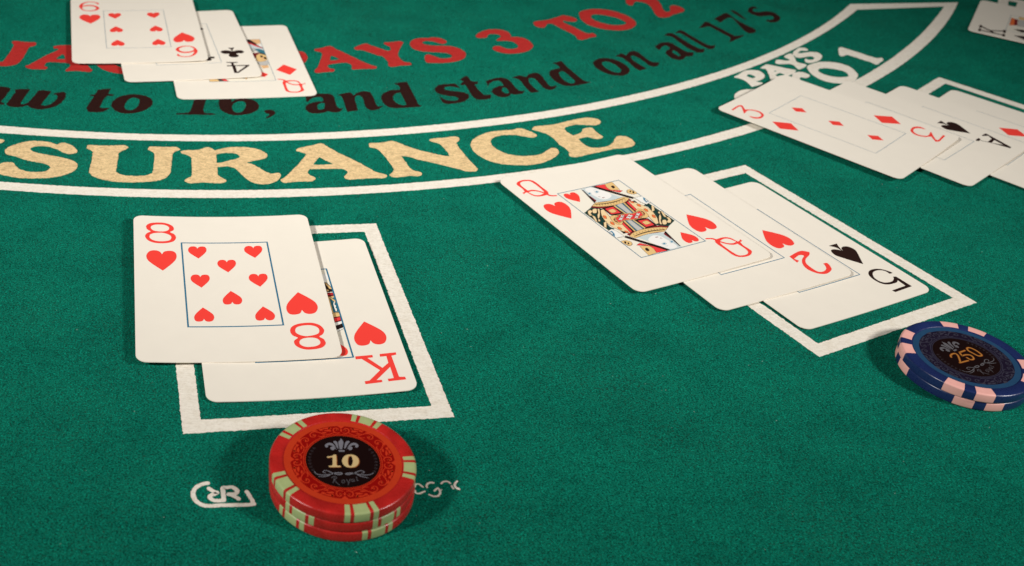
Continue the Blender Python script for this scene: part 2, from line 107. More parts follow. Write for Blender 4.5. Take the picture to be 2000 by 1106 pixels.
 ('black', '1', [[(206.06,587.80,1),(209.34,593.36),(211.91,597.84),(213.82,597.51),(215.13,594.39),(218.75,587.59),(221.59,581.59),(223.40,579.50),(228.96,582.07,1),(225.19,577.42),(220.97,573.13),(217.22,569.35,1),(219.37,574.82),(219.45,577.21),(217.00,582.40),(214.03,589.22),(211.85,591.31),(208.83,589.12)]]),
 ('black', '7', [[(218.64,603.90,1),(223.29,609.48),(227.74,614.23),(229.41,612.34),(230.09,608.12),(231.48,603.22),(233.89,597.73),(236.53,593.20),(237.12,589.60),(235.40,586.44),(232.27,585.08),(230.66,588.87),(230.13,595.39),(229.91,602.09),(229.57,606.30),(227.66,607.25),(224.60,604.12),(220.50,598.29,1),(219.73,601.11)]]),
 ('black', "'", [[(231.93,618.97,1),(233.93,619.34),(235.71,613.49),(236.93,605.91,1),(235.49,607.37),(233.32,613.93)]]),
 ('black', 's', [[(242.59,621.82),(245.36,626.82),(248.36,628.28),(249.33,626.20,1),(246.67,624.81),(245.14,621.84),(245.63,619.26),(249.33,619.94),(253.66,621.62),(256.62,619.94),(258.00,615.35),(257.34,611.32),(254.55,606.52),(251.01,604.17),(248.47,605.00),(248.18,607.08,1),(250.97,608.01),(253.06,609.68),(254.24,612.93),(253.14,614.91),(249.65,613.84),(245.85,612.71),(243.17,615.28),(241.95,618.59)]]),
 ('white', 'P', [[(206.42,522.70),(210.02,526.77),(213.82,531.42),(217.99,533.12),(221.53,532.68),(222.80,528.84),(221.71,524.67),(218.26,520.66),(215.63,519.26,1),(216.79,518.46),(218.58,517.78),(217.53,515.67),(213.57,513.11),(211.82,511.87),(211.53,514.23),(210.54,518.93),(208.50,521.55)],[(213.22,525.29),(215.12,527.59),(217.04,525.90),(217.04,523.92),(214.89,522.78)]]),
 ('white', 'A', [[(223.55,536.59),(226.29,540.14),(228.88,541.81),(237.61,538.17),(241.10,536.89),(239.59,533.59),(236.16,530.00),(231.36,525.23),(225.18,522.26),(224.24,523.09),(225.60,531.31),(225.81,535.93)],[(228.51,528.96,1),(231.44,531.75),(233.50,530.57,1),(232.56,528.91),(228.80,527.30,1)],[(229.49,533.98),(230.35,534.73),(230.35,533.71),(229.59,532.97)]]),
 ('white', 'Y', [[(233.61,545.01),(235.12,548.43),(237.06,549.28),(240.23,548.75),(242.63,549.68,1),(242.30,551.22),(241.26,553.19),(241.37,554.83),(245.18,558.72),(246.59,557.87),(246.04,552.38),(245.68,547.53),(249.15,545.47),(248.61,543.29),(243.85,538.37),(242.73,538.70),(242.44,542.80),(240.98,544.65),(237.46,544.07),(234.40,543.56)]]),
 ('white', 'S', [[(247.58,560.22),(249.87,563.91),(253.32,567.84),(256.51,568.38),(257.33,565.73,1),(256.24,564.44),(253.95,564.60),(251.54,562.54),(250.31,560.14),(253.21,561.17),(257.68,563.03),(261.10,563.05),(262.14,559.94),(260.94,555.95),(257.34,551.06),(253.00,548.22),(250.54,548.34),(250.61,551.01),(251.60,553.31,1),(253.03,551.94),(255.45,552.88),(257.11,555.84),(255.24,557.15),(251.07,554.83),(247.94,554.31),(246.88,556.83)]]),
 ('white', '2', [[(199.66,499.16),(201.45,502.68),(205.47,507.07),(209.88,508.71),(213.86,508.86),(215.95,505.42),(214.95,499.69),(209.70,495.22),(204.74,495.36),(199.63,495.02),(199.17,496.78)]]),
 ('white', 'T', [[(237.80,531.27),(241.28,534.37),(244.20,534.54),(246.24,532.13),(245.54,529.51),(243.07,527.61),(240.25,527.65),(237.53,518.36),(234.06,513.96),(234.67,521.81)]]),
 ('white', 'O', [[(249.08,542.85),(253.50,547.25),(259.17,550.30),(264.75,550.69),(269.52,548.84),(272.09,544.55),(272.28,537.37),(270.44,532.52),(266.28,526.87),(261.21,524.09),(255.41,523.65),(250.97,525.90),(248.28,530.95),(247.90,536.98)],[(253.07,538.85),(255.15,541.25),(258.86,542.38),(263.10,541.52),(266.49,539.50),(267.07,535.51),(265.63,532.75),(262.28,531.41),(257.83,531.49),(254.46,533.47),(252.99,536.28)]]),
 ('white', '1', [[(274.86,570.38),(277.03,572.78),(278.53,572.13),(282.96,567.85),(288.26,562.69),(291.22,560.46),(293.96,561.46),(293.71,558.72),(290.76,555.01),(287.84,551.86),(286.49,552.70),(285.58,554.68),(281.47,558.29),(277.09,562.45),(275.05,561.57),(272.81,560.10),(272.32,561.65)]]),
]
LOGO = [
 (1.22, [(-20.61,220.01),(-22.16,219.35),(-23.48,217.98),(-24.00,216.09),(-23.48,214.10),(-22.46,212.79),(-20.91,211.83),(-19.03,211.80),(-16.19,212.25),(-13.33,212.61),(-9.31,213.08),(-7.82,213.47)]),
 (1.09, [(-7.82,213.47),(-8.76,215.44),(-10.04,217.88)]),
 (1.17, [(-20.12,218.09),(-18.69,217.09),(-17.62,216.63),(-18.87,215.90),(-19.51,215.07),(-18.67,213.97),(-17.20,213.77),(-15.78,214.10)]),
 (1.22, [(-15.78,214.10),(-15.92,215.60),(-16.22,217.21),(-16.38,218.64),(-15.34,218.84),(-13.88,219.08),(-12.69,218.05),(-12.75,216.91),(-13.95,216.46),(-14.68,216.37)]),
 (1.09, [(-14.38,216.31),(-13.31,215.84),(-11.93,214.95)]),
 (0.52, [(34.64,223.82),(34.93,224.64),(35.56,224.88),(36.05,224.66),(36.87,223.77)]),
 (0.55, [(34.57,222.42),(34.77,221.57),(35.37,221.20),(36.00,221.34),(37.22,222.23)]),
 (0.59, [(37.93,223.78),(37.92,224.65),(38.60,225.56),(39.80,225.71)]),
 (0.59, [(38.46,221.13),(39.53,220.63),(40.66,220.82),(41.36,222.00),(41.30,223.04),(40.86,223.84),(39.97,222.66)]),
 (0.59, [(41.91,225.55),(42.66,226.42),(43.68,226.60),(44.38,225.96)]),
 (0.52, [(44.67,224.92),(45.05,224.08)]),
 (0.59, [(46.28,227.02),(45.55,225.71),(45.65,224.66),(46.58,223.87)]),
 (0.23, [(41.73,222.90),(41.88,223.35)]),
]
GLYPHS = {
 '8': [[(-27.07,35.44),(-26.14,36.91),(-24.67,37.65),(-22.84,37.91),(-20.84,37.89),(-19.04,37.07),(-17.81,35.83),(-17.32,34.27),(-17.56,32.88),(-18.78,31.61),(-17.47,30.47),(-16.85,28.78),(-16.97,27.08),(-17.83,25.53),(-19.47,24.52),(-21.25,24.14),(-23.38,24.09),(-25.14,24.58),(-26.70,25.89),(-27.55,28.02),(-27.35,29.56),(-26.61,30.81),(-25.61,31.67),(-26.75,33.03),(-27.09,34.40)],[(-25.50,34.51),(-25.08,35.59),(-23.79,36.37),(-22.33,36.57),(-20.88,36.48),(-19.63,35.74),(-18.98,34.55),(-19.27,33.14),(-20.29,32.23),(-21.74,31.91),(-23.18,31.96),(-24.61,32.49),(-25.30,33.48)],[(-26.03,28.46),(-25.74,29.67),(-24.65,30.50),(-22.85,30.95),(-21.23,30.97),(-19.64,30.20),(-18.60,29.05),(-18.47,27.70),(-19.05,26.32),(-20.32,25.66),(-22.11,25.36),(-23.88,25.57),(-25.28,26.39),(-25.96,27.45)]],
 'K': [[(-15.71,24.35,1),(-21.12,24.31,1),(-21.06,25.54,1),(-19.32,25.60,1),(-22.89,30.96,1),(-25.16,28.89,1),(-25.27,25.54,1),(-23.28,25.55,1),(-23.43,24.19,1),(-28.56,24.12,1),(-28.46,25.28,1),(-26.83,25.63,1),(-26.93,35.88,1),(-28.70,36.16,1),(-28.78,37.43,1),(-23.36,37.52,1),(-23.34,36.35,1),(-25.25,36.20,1),(-25.29,30.87,1),(-19.93,36.44,1),(-21.51,36.52,1),(-21.47,37.62,1),(-16.26,37.88,1),(-16.26,36.52,1),(-17.79,36.35,1),(-21.91,32.01,1),(-17.45,25.80,1),(-15.62,25.81,1)]],
 'Q': [[(-25.74,37.23),(-24.26,38.28),(-22.19,38.76),(-19.94,38.42),(-18.27,37.29),(-17.71,35.30),(-17.80,31.79),(-17.75,28.49),(-17.99,26.84),(-18.83,25.63,1),(-18.16,24.61),(-16.27,23.84,1),(-16.28,23.33),(-16.97,23.24),(-19.05,24.08),(-19.83,25.34,1),(-22.16,25.18),(-24.28,25.63),(-25.53,26.92),(-25.90,28.77),(-26.19,29.73,1),(-27.02,29.59),(-28.13,28.90,1),(-27.98,30.13,1),(-26.72,30.35,1),(-26.14,32.53),(-26.26,34.77),(-26.27,36.31)],[(-24.36,36.75),(-23.00,37.62),(-21.23,37.67),(-19.52,36.93),(-19.02,34.88),(-18.96,31.55),(-19.18,28.56),(-19.55,27.40,1),(-20.21,28.50),(-21.59,29.99),(-23.18,30.85),(-24.92,30.81,1),(-25.05,33.03),(-24.97,35.20)],[(-25.43,29.60),(-23.66,29.85),(-21.97,29.12),(-20.91,27.88),(-20.25,26.78,1),(-22.36,26.24),(-24.04,26.62),(-24.84,27.54),(-25.26,28.98)]],
 '2': [[(-17.61,24.75,1),(-24.21,23.51),(-26.97,25.36,1),(-25.42,26.83),(-22.15,28.28),(-20.12,30.22),(-19.45,32.69),(-19.63,36.14),(-21.62,36.96),(-24.13,35.97),(-25.49,33.80),(-25.53,33.13,1),(-27.31,33.46),(-26.30,36.19),(-24.79,37.60),(-21.42,38.49),(-18.63,37.08),(-17.29,33.84),(-18.11,30.77),(-20.29,28.21),(-23.00,26.54),(-21.61,25.55),(-18.09,26.62,1),(-18.77,28.29,1),(-17.09,28.98,1)]],
 '5': [[(-27.22,28.73),(-25.76,28.68,1),(-25.79,27.10),(-24.88,25.88),(-23.22,25.30),(-21.39,25.43),(-19.82,26.34),(-18.44,28.23),(-18.24,30.37),(-19.13,31.86),(-20.74,32.46),(-22.76,32.45),(-24.54,31.52),(-25.33,30.52,1),(-26.44,30.92,1),(-26.51,37.62,1),(-17.83,37.78,1),(-17.57,36.55,1),(-24.61,36.44,1),(-24.97,32.83,1),(-23.70,33.61),(-21.90,33.72),(-19.62,33.40),(-17.92,32.32),(-17.18,30.15),(-17.46,27.36),(-18.68,25.40),(-20.77,24.24),(-23.15,24.22),(-25.15,25.08),(-26.55,26.75)]],
 '6': [[(-17.10,35.29),(-17.81,33.43,1),(-18.78,36.02),(-20.58,36.96),(-22.66,36.91),(-24.51,35.14),(-25.46,32.51),(-25.61,31.40,1),(-23.78,32.71),(-21.19,33.00),(-18.88,31.93),(-17.39,29.74),(-17.19,27.91),(-18.28,25.71),(-20.36,24.45),(-22.93,24.19),(-25.21,25.21),(-26.70,27.70),(-27.30,30.61),(-26.74,33.58),(-25.01,36.39),(-22.64,37.81),(-20.04,37.72),(-17.98,36.56)],[(-25.64,29.57),(-24.07,31.08),(-22.00,31.51),(-19.95,30.81),(-18.83,28.99),(-19.01,27.16),(-20.33,25.69),(-22.40,25.07),(-24.43,25.59),(-25.55,27.38)]],
 '4': [[(-17.49,24.40,1),(-22.69,25.06,1),(-22.54,25.92,1),(-20.55,25.88,1),(-20.53,28.62,1),(-27.51,29.00,1),(-27.40,30.08,1),(-20.93,37.60,1),(-19.03,37.36,1),(-19.27,29.55,1),(-16.89,29.36,1),(-17.07,28.29,1),(-19.32,28.46,1),(-19.34,25.73,1),(-17.35,25.26,1)],[(-20.81,29.53,1),(-20.56,36.49,1),(-25.77,30.07,1)]],
 '3': [[(-26.72,37.34,1),(-19.34,37.81),(-17.69,36.89,1),(-18.99,35.57),(-21.12,33.49,1),(-18.83,32.04),(-17.50,29.76),(-17.48,27.39),(-19.04,25.36),(-21.05,24.45),(-24.01,24.19),(-26.49,25.52),(-26.92,27.35),(-26.19,28.93,1),(-25.57,27.19),(-24.08,25.63),(-21.81,25.37),(-19.80,26.29),(-18.68,28.23),(-19.02,30.44),(-20.87,32.13),(-24.61,31.58),(-25.73,31.57,1),(-22.41,33.99),(-19.84,36.16),(-20.37,36.93),(-26.81,36.38,1)]],
 'A': [[(-17.14,24.57,1),(-20.34,24.47,1),(-20.05,25.49,1),(-18.69,25.83,1),(-19.93,28.76,1),(-24.56,28.53,1),(-26.66,25.78,1),(-25.76,26.03),(-23.91,24.78,1),(-24.26,24.30,1),(-27.86,24.50,1),(-27.65,25.59,1),(-23.21,37.53,1),(-21.67,37.70,1),(-20.05,30.37,1),(-18.26,26.00,1),(-16.96,25.65),(-16.54,25.04,1)],[(-20.32,30.26,1),(-24.09,29.83,1),(-22.62,34.39,1)]],
}
PIPS = {
 'hearts': [(0.17,3.81,1),(-0.54,5.53),(-2.11,6.27),(-4.02,5.57),(-5.14,2.92),(-4.75,0.05),(-2.94,-2.70),(0.18,-6.27,1),(2.98,-2.43),(4.65,0.50),(5.14,3.19),(4.53,5.52),(2.96,6.17),(1.04,5.61)],
 'diamonds': [(0.37,-6.06,1),(-4.92,0.07,1),(-0.58,6.06,1),(4.92,-0.13,1)],
 'spades': [(0.22,7.12,1),(1.26,5.40),(2.74,3.01),(3.98,0.84),(4.95,-0.99),(4.92,-2.53),(4.13,-4.23),(3.05,-4.74),(1.93,-4.45),(0.91,-3.70),(0.42,-2.78,1),(0.24,-3.54),(0.55,-5.24),(2.11,-7.12,1),(-0.19,-7.12),(-2.06,-7.05,1),(-1.20,-5.59),(-0.67,-4.36),(-0.24,-3.21),(-0.24,-2.61,1),(-0.66,-3.52),(-1.19,-4.14),(-2.23,-4.54),(-3.43,-4.39),(-4.46,-3.65),(-4.95,-2.27),(-4.87,-0.85),(-3.84,1.10),(-1.83,4.03)],
 'clubs': [(-0.08,-1.57,1),(0.34,-1.50),(1.23,-2.26),(2.56,-2.81),(4.21,-2.62),(5.39,-1.60),(5.59,-0.98),(5.18,0.22),(4.06,1.38),(2.68,1.56),(1.67,1.55,1),(2.19,2.89),(2.40,4.14),(1.90,5.34),(0.63,6.14),(-0.98,6.09),(-2.24,5.24),(-2.44,4.63),(-2.05,3.44),(-1.62,1.85,1),(-2.67,1.60),(-3.94,1.90),(-5.06,1.28),(-5.59,0.32),(-5.22,-1.29),(-4.03,-2.09),(-2.62,-2.15),(-1.29,-1.55),(-0.35,-1.41,1),(-0.53,-2.42),(-1.46,-4.91),(-2.08,-6.14,1),(-0.33,-5.44),(1.21,-6.03,1),(0.35,-3.83),(0.03,-2.75)],
}
COURT_QH = [
 ('green', [(-14.59,8.74,1),(-9.04,11.38,1),(-5.69,8.62,1),(-9.80,3.51),(-11.80,-2.90),(-10.99,-4.81,1),(-14.09,-6.19,1),(-14.35,1.28,1)]),
 ('veil', [(-4.29,24.27,1),(1.36,24.40,1),(2.84,21.31),(6.07,15.08),(8.50,12.01,1),(7.45,11.73),(0.98,11.85),(-4.61,14.01,1),(-4.36,18.43),(-4.23,22.25,1)]),
 ('face', [(-2.47,23.72),(0.45,24.03),(2.65,22.10),(4.27,18.97),(4.63,16.35),(3.02,14.88),(0.40,14.16),(-1.57,15.27),(-2.37,18.37),(-2.86,21.38)]),
 ('maroon', [(-4.03,18.86,1),(-3.83,14.89,1),(-5.19,13.89,1),(-4.95,16.91,1)]),
 ('ink', [(-4.01,23.95,1),(-3.58,23.50,1),(-4.86,14.11,1),(-6.01,13.37,1)]),
 ('red', [(2.82,24.41,1),(7.65,24.10,1),(7.12,22.50),(6.85,19.59),(11.04,17.34,1),(8.98,16.61,1),(6.81,19.04),(4.63,21.47,1)]),
 ('gold', [(7.65,24.10,1),(11.48,24.54,1),(10.90,20.99),(10.39,18.32,1),(7.16,19.47),(6.77,21.56,1)]),
 ('ink', [(1.31,24.49,1),(2.88,24.38,1),(11.79,11.38,1),(10.46,10.39,1),(5.59,17.53),(2.93,21.42,1)]),
 ('ink', [(8.85,21.81),(10.08,22.04),(9.98,20.64),(8.69,20.08)]),
 ('veil', [(-3.92,20.65),(-2.23,21.14),(-2.10,19.96),(-3.66,19.43)]),
 ('blue', [(-3.42,20.46),(-2.58,20.70),(-2.58,20.07),(-3.32,19.86)]),
 ('veil', [(-0.26,20.73),(1.36,21.10),(1.55,19.89),(-0.17,19.49)]),
 ('blue', [(0.20,20.48),(1.01,20.67),(1.07,20.08),(0.24,19.90)]),
 ('veil', [(-0.18,21.77,1),(0.95,22.05),(1.90,21.68,1),(0.85,21.66)]),
 ('maroon', [(-1.15,17.34,1),(-0.76,16.70,1),(-0.15,16.95,1),(-0.99,16.51)]),
 ('maroon', [(-0.77,15.87,1),(0.15,15.79),(1.05,15.58,1),(-0.06,15.38)]),
 ('maroon', [(-9.51,11.29,1),(-7.40,12.53),(-5.34,13.60,1),(3.21,12.58),(8.22,13.17,1),(9.56,10.05,1),(4.78,8.51),(-1.32,8.03),(-6.67,9.40,1)]),
 ('gold', [(-8.31,11.79,1),(-6.92,12.63),(-5.27,13.44,1),(-1.59,12.71),(3.21,12.58),(8.13,13.06,1),(9.41,11.36,1),(6.61,9.98),(2.14,9.27),(-3.12,9.81),(-6.46,10.68,1)]),
 ('ink', [(-6.21,12.76,1),(-1.52,11.79),(3.27,11.65),(7.88,12.26,1),(7.68,11.92,1),(3.04,11.12),(-1.94,11.27),(-6.54,12.34,1)]),
 ('ink', [(-6.16,12.06,1),(-5.93,12.04,1),(-6.54,10.98,1)]),
 ('ink', [(-5.02,11.77,1),(-4.80,11.75,1),(-5.40,10.68,1)]),
 ('ink', [(-3.89,11.47,1),(-3.66,11.45,1),(-4.27,10.39,1)]),
 ('ink', [(-2.75,11.17,1),(-2.52,11.15,1),(-3.13,10.09,1)]),
 ('ink', [(-1.48,11.02,1),(-1.26,11.00,1),(-1.87,9.94,1)]),
 ('ink', [(-0.22,10.88,1),(0.01,10.86,1),(-0.61,9.80,1)]),
 ('ink', [(1.13,10.83,1),(1.36,10.81,1),(0.74,9.75,1)]),
 ('ink', [(2.57,10.89,1),(2.79,10.87,1),(2.17,9.81,1)]),
 ('ink', [(4.00,10.95,1),(4.23,10.93,1),(3.60,9.86,1)]),
 ('ink', [(5.53,11.11,1),(5.76,11.08,1),(5.13,10.02,1)]),
 ('ink', [(7.10,11.31,1),(7.33,11.29,1),(6.69,10.23,1)]),
 ('ink', [(-5.79,9.00,1),(0.52,9.29,1),(10.29,9.20,1),(9.85,5.25,1),(8.62,2.34),(-4.30,2.40,1),(-6.02,3.73,1)]),
 ('red', [(-4.91,8.33,1),(-1.02,8.39,1),(-1.17,3.52,1),(-5.26,4.17,1)]),
 ('gold', [(-4.67,6.89,1),(-2.20,6.95),(-1.95,5.03,1),(-4.30,4.86)]),
 ('gold', [(-0.40,8.76,1),(0.54,9.21,1),(1.10,2.10,1),(-0.07,2.16,1)]),
 ('teal', [(0.30,8.76,1),(1.34,9.04,1),(1.33,2.15,1),(0.47,2.08,1)]),
 ('grey', [(1.24,9.07,1),(3.84,9.36,1),(2.96,1.91,1),(1.10,2.10,1)]),
 ('teal', [(3.99,9.44,1),(4.55,9.42,1),(3.59,1.79,1),(2.87,1.81,1)]),
 ('gold', [(4.82,9.45,1),(5.32,9.46,1),(4.36,1.89,1),(3.65,1.77,1)]),
 ('red', [(6.19,8.98,1),(8.69,9.50,1),(8.13,8.34,1),(7.21,8.23,1),(7.34,2.85,1),(5.02,2.43,1)]),
 ('white', [(8.29,7.79,1),(8.83,7.85,1),(8.96,4.10,1),(8.17,3.74,1)]),
 ('cream', [(-7.38,7.92,1),(-6.03,7.94),(-6.52,5.58),(-7.46,1.96,1),(-7.57,-2.57),(-6.47,-3.64,1),(-6.78,-5.45),(-7.19,-7.85),(-7.70,-9.87,1),(-9.39,-7.64),(-10.79,-4.56),(-11.11,-0.58),(-9.69,4.13)]),
 ('orange', [(-8.83,4.46),(-8.40,3.51),(-9.39,2.04),(-9.84,2.86)]),
 ('orange', [(-9.29,-0.29),(-8.83,-1.44),(-9.54,-2.79),(-10.20,-1.89)]),
 ('orange', [(-9.34,-4.47),(-8.64,-5.06),(-8.96,-6.41),(-10.01,-6.01)]),
 ('orange', [(-8.59,-7.63),(-7.89,-8.22),(-8.08,-9.16),(-8.99,-8.68)]),
 ('gold', [(-6.84,2.72),(-4.70,2.89),(-3.70,1.18),(-4.48,-1.47),(-6.06,-3.14),(-7.76,-3.27),(-8.38,-1.61),(-7.97,0.84)]),
 ('maroon', [(-7.01,0.80),(-5.53,0.90),(-5.49,-0.76),(-6.66,-1.94),(-7.67,-1.23)]),
 ('gold', [(-6.77,0.26),(-5.99,0.09),(-6.19,-0.88),(-7.04,-0.95)]),
 ('maroon', [(-4.25,2.85,1),(0.26,2.56),(3.26,1.79),(7.41,2.56,1),(5.98,-1.63,1),(1.63,-2.08),(-1.57,-1.10),(-4.57,-0.85,1),(-4.00,1.30)]),
 ('gold', [(-4.18,2.69,1),(0.14,2.41),(3.14,1.64),(7.18,2.38,1),(5.99,-1.43,1),(1.80,-1.89),(-1.44,-0.95),(-4.35,-0.68,1),(-3.88,1.25)]),
 ('red', [(-3.85,2.36,1),(-0.20,2.01),(2.80,1.23),(6.65,1.85,1),(5.69,-1.11,1),(2.17,-1.44),(-1.07,-0.50),(-3.81,-0.22,1),(-3.53,1.38)]),
 ('white', [(-2.50,2.04,1),(-1.99,1.98,1),(-2.26,0.49,1),(-2.85,0.46,1)]),
 ('white', [(-1.47,1.64,1),(-1.19,1.40,1),(-3.38,0.79,1),(-3.51,1.11,1)]),
 ('white', [(0.57,1.38,1),(1.08,1.31,1),(0.97,-0.37,1),(0.38,-0.40,1)]),
 ('white', [(-0.44,0.45,1),(0.09,0.90,1),(1.90,0.45,1),(1.42,-0.02,1)]),
 ('white', [(4.23,1.00,1),(4.82,1.03,1),(4.31,-0.63,1),(3.72,-0.66,1)]),
 ('white', [(5.38,0.54,1),(5.14,-0.03,1),(3.13,-0.30,1),(3.29,0.17,1)]),
 ('cream', [(-12.96,8.54),(-11.44,9.45),(-10.93,8.58),(-12.77,7.27),(-12.96,6.01),(-13.88,6.36)]),
 ('cream', [(-9.86,9.53),(-8.36,9.30),(-10.21,6.98),(-11.44,7.44)]),
 ('cream', [(-7.90,9.12),(-7.46,8.62),(-10.21,4.98),(-12.29,3.13),(-10.97,5.27),(-9.44,6.69)]),
 ('cream', [(-13.17,5.76,1),(-12.65,4.91),(-14.35,1.28),(-14.31,2.57)]),
 ('cream', [(-12.49,2.87,1),(-12.48,1.89),(-13.24,1.19),(-13.49,1.61)]),
 ('cream', [(-12.32,-0.12,1),(-10.81,0.28,1),(-13.81,-3.43,1),(-14.16,-2.66,1)]),
 ('gold', [(12.54,16.38),(14.14,16.80),(14.41,15.62),(15.44,14.84),(14.80,13.33),(12.96,13.37),(12.24,14.02),(11.75,14.92)]),
 ('ink', [(13.48,16.00),(13.95,15.81),(13.06,14.75),(12.72,15.10)]),
 ('ink', [(14.08,15.12),(14.64,14.89),(13.82,13.66),(13.37,14.12)]),
 ('white', [(11.45,10.82,1),(15.42,10.61,1),(15.53,7.07,1),(14.90,5.60,1),(12.51,4.99,1),(11.67,6.91,1),(11.65,9.34,1)]),
 ('blue', [(14.91,9.76,1),(15.31,9.25,1),(14.87,6.30,1),(13.30,5.91,1),(13.75,8.14,1)]),
 ('white', [(14.43,8.21,1),(14.89,8.16,1),(14.70,6.58,1),(14.07,6.42,1)]),
]
COURT_KH = [
 ('face', [(12.08,21.08),(13.01,21.41),(14.43,21.43),(15.15,19.48),(13.98,17.76),(12.90,16.54),(11.82,17.40)]),
 ('ink', [(11.99,16.77,1),(13.75,16.44,1),(15.50,12.10,1),(15.13,10.83,1),(12.64,10.77,1),(12.34,14.29,1)]),
 ('gold', [(13.18,16.14,1),(13.72,15.83,1),(15.11,12.27,1),(13.99,12.77,1)]),
 ('gold', [(13.11,12.69,1),(13.80,11.71,1),(13.01,11.08,1)]),
 ('maroon', [(12.19,10.34,1),(15.41,10.43,1),(15.26,8.43,1),(12.41,8.18,1)]),
 ('red', [(12.62,9.82,1),(15.10,9.88,1),(15.09,9.40,1),(12.59,9.23,1)]),
 ('gold', [(11.65,8.15,1),(15.42,8.18,1),(15.19,-1.06,1),(12.27,-1.05,1)]),
 ('teal', [(13.10,7.04,1),(15.21,7.73,1),(14.84,-0.79,1),(13.02,-0.80,1)]),
 ('gold', [(12.82,8.02,1),(13.41,8.07,1),(15.25,4.91,1),(14.99,4.24,1)]),
 ('white', [(14.27,5.15,1),(14.62,5.22,1),(14.17,3.42,1),(14.60,2.79,1),(14.18,1.57,1),(14.56,1.07,1),(14.25,-0.32,1),(13.95,-0.11,1),(13.82,1.44,1),(13.82,2.59,1),(13.82,3.75,1)]),
 ('ink', [(12.30,-1.05,1),(15.14,-0.94,1),(15.15,-1.28,1),(12.31,-1.39,1)]),
 ('gold', [(12.33,-1.28,1),(15.02,-1.27,1),(15.09,-3.08,1),(12.42,-3.43,1)]),
 ('maroon', [(12.21,-3.52,1),(15.07,-3.19,1),(15.24,-5.56,1),(12.23,-6.42,1)]),
 ('red', [(12.65,-4.02,1),(14.73,-3.60,1),(14.71,-5.16,1),(12.65,-5.91,1)]),
 ('white', [(12.21,-6.52,1),(15.22,-5.67,1),(15.26,-6.90,1),(12.18,-8.17,1)]),
 ('ink', [(12.16,-8.28,1),(15.50,-6.70,1),(15.43,-9.23,1),(12.34,-11.02,1)]),
 ('white', [(12.34,-10.27,1),(15.19,-9.09,1),(15.18,-9.52,1),(12.28,-11.34,1)]),
 ('gold', [(-11.81,-24.19,1),(7.70,-24.54,1),(7.63,-24.02,1),(-11.71,-23.44,1)]),
 ('ink', [(2.79,-23.53,1),(4.05,-23.56,1),(3.42,-24.30,1),(3.16,-24.33,1)]),
 ('ink', [(6.96,-24.21,1),(7.58,-24.27,1),(7.98,-25.08,1),(7.59,-25.13,1)]),
]
COURT_QD = [
 ('tan', [(9.98,25.16,1),(15.39,25.33,1),(15.03,19.86,1),(12.72,18.54,1),(10.36,22.25,1)]),
 ('ink', [(8.50,24.98,1),(9.98,25.16,1),(13.13,18.65,1),(12.36,17.89,1),(8.52,22.37,1)]),
 ('maroon', [(8.49,23.05,1),(12.62,17.87,1),(15.15,13.78,1),(14.99,12.46,1),(12.31,15.87,1),(8.54,20.66,1)]),
 ('red', [(8.53,21.55,1),(12.57,16.66,1),(15.05,13.12,1),(14.92,12.33,1),(12.25,15.47,1),(8.57,19.98,1)]),
 ('white', [(13.29,17.96,1),(15.33,18.35,1),(15.30,14.44,1),(13.64,15.91,1)]),
 ('veil', [(8.92,19.62,1),(12.60,15.18,1),(15.59,12.41,1),(15.47,5.83,1),(12.85,7.34,1),(8.99,12.90,1)]),
 ('teal', [(10.54,12.79,1),(12.87,12.62,1),(15.41,10.44,1),(15.21,5.52,1),(13.57,6.96,1)]),
 ('grey', [(9.12,12.89,1),(10.64,13.45,1),(11.44,10.07,1),(9.54,9.55,1)]),
 ('ink', [(11.60,9.40,1),(15.42,5.51,1),(15.37,4.40,1),(12.07,7.40,1)]),
 ('maroon', [(9.12,7.61,1),(12.15,7.92,1),(11.94,4.80,1),(8.97,0.49,1),(9.00,2.42,1)]),
 ('gold', [(10.66,4.89,1),(12.49,6.71,1),(15.39,4.53,1),(15.35,-0.63,1),(11.94,-3.55,1),(9.70,-1.47,1)]),
 ('ink', [(12.45,4.76,1),(13.63,4.02,1),(12.98,1.49,1),(12.31,2.18,1)]),
 ('ink', [(13.68,2.72,1),(14.99,1.97,1),(14.71,-0.58,1),(13.80,0.14,1)]),
 ('tan', [(12.57,2.16,1),(13.74,1.43,1),(13.85,-1.15,1),(12.33,-1.03,1)]),
 ('grey', [(10.05,-3.41,1),(15.22,-2.22,1),(15.18,-5.70,1),(13.37,-7.44,1),(10.20,-6.57,1)]),
 ('tan', [(10.56,-7.54,1),(14.38,-7.52,1),(14.36,-10.01,1),(11.54,-11.03,1)]),
 ('gold', [(-15.51,-21.82,1),(-10.61,-21.76,1),(-10.92,-24.23,1),(-15.55,-24.30,1)]),
 ('ink', [(-12.05,-21.52,1),(-10.10,-21.60,1),(-8.23,-24.22,1),(-10.43,-24.24,1)]),
 ('red', [(-9.86,-21.61,1),(-8.15,-21.68,1),(-6.51,-24.18,1),(-8.47,-24.21,1)]),
 ('ink', [(0.58,-19.14,1),(2.34,-18.94,1),(0.90,-20.36,1),(1.18,-21.87,1),(0.57,-21.83,1)]),
 ('gold', [(2.25,-19.54,1),(3.57,-19.02,1),(1.83,-22.50,1),(1.42,-21.88,1)]),
]
COURT_KS = [
 ('orange', [(10.17,23.95,1),(9.48,22.17,1),(-2.38,21.39,1),(-4.46,23.75,1)]),
 ('maroon', [(9.37,22.30,1),(9.58,20.75,1),(-1.96,20.02,1),(-2.50,21.52,1)]),
 ('grey', [(9.30,20.44,1),(10.16,14.25,1),(-0.07,13.43,1),(-3.16,19.49,1)]),
 ('gold', [(14.84,20.36,1),(16.24,14.76,1),(11.17,14.34,1),(10.54,20.26,1)]),
]
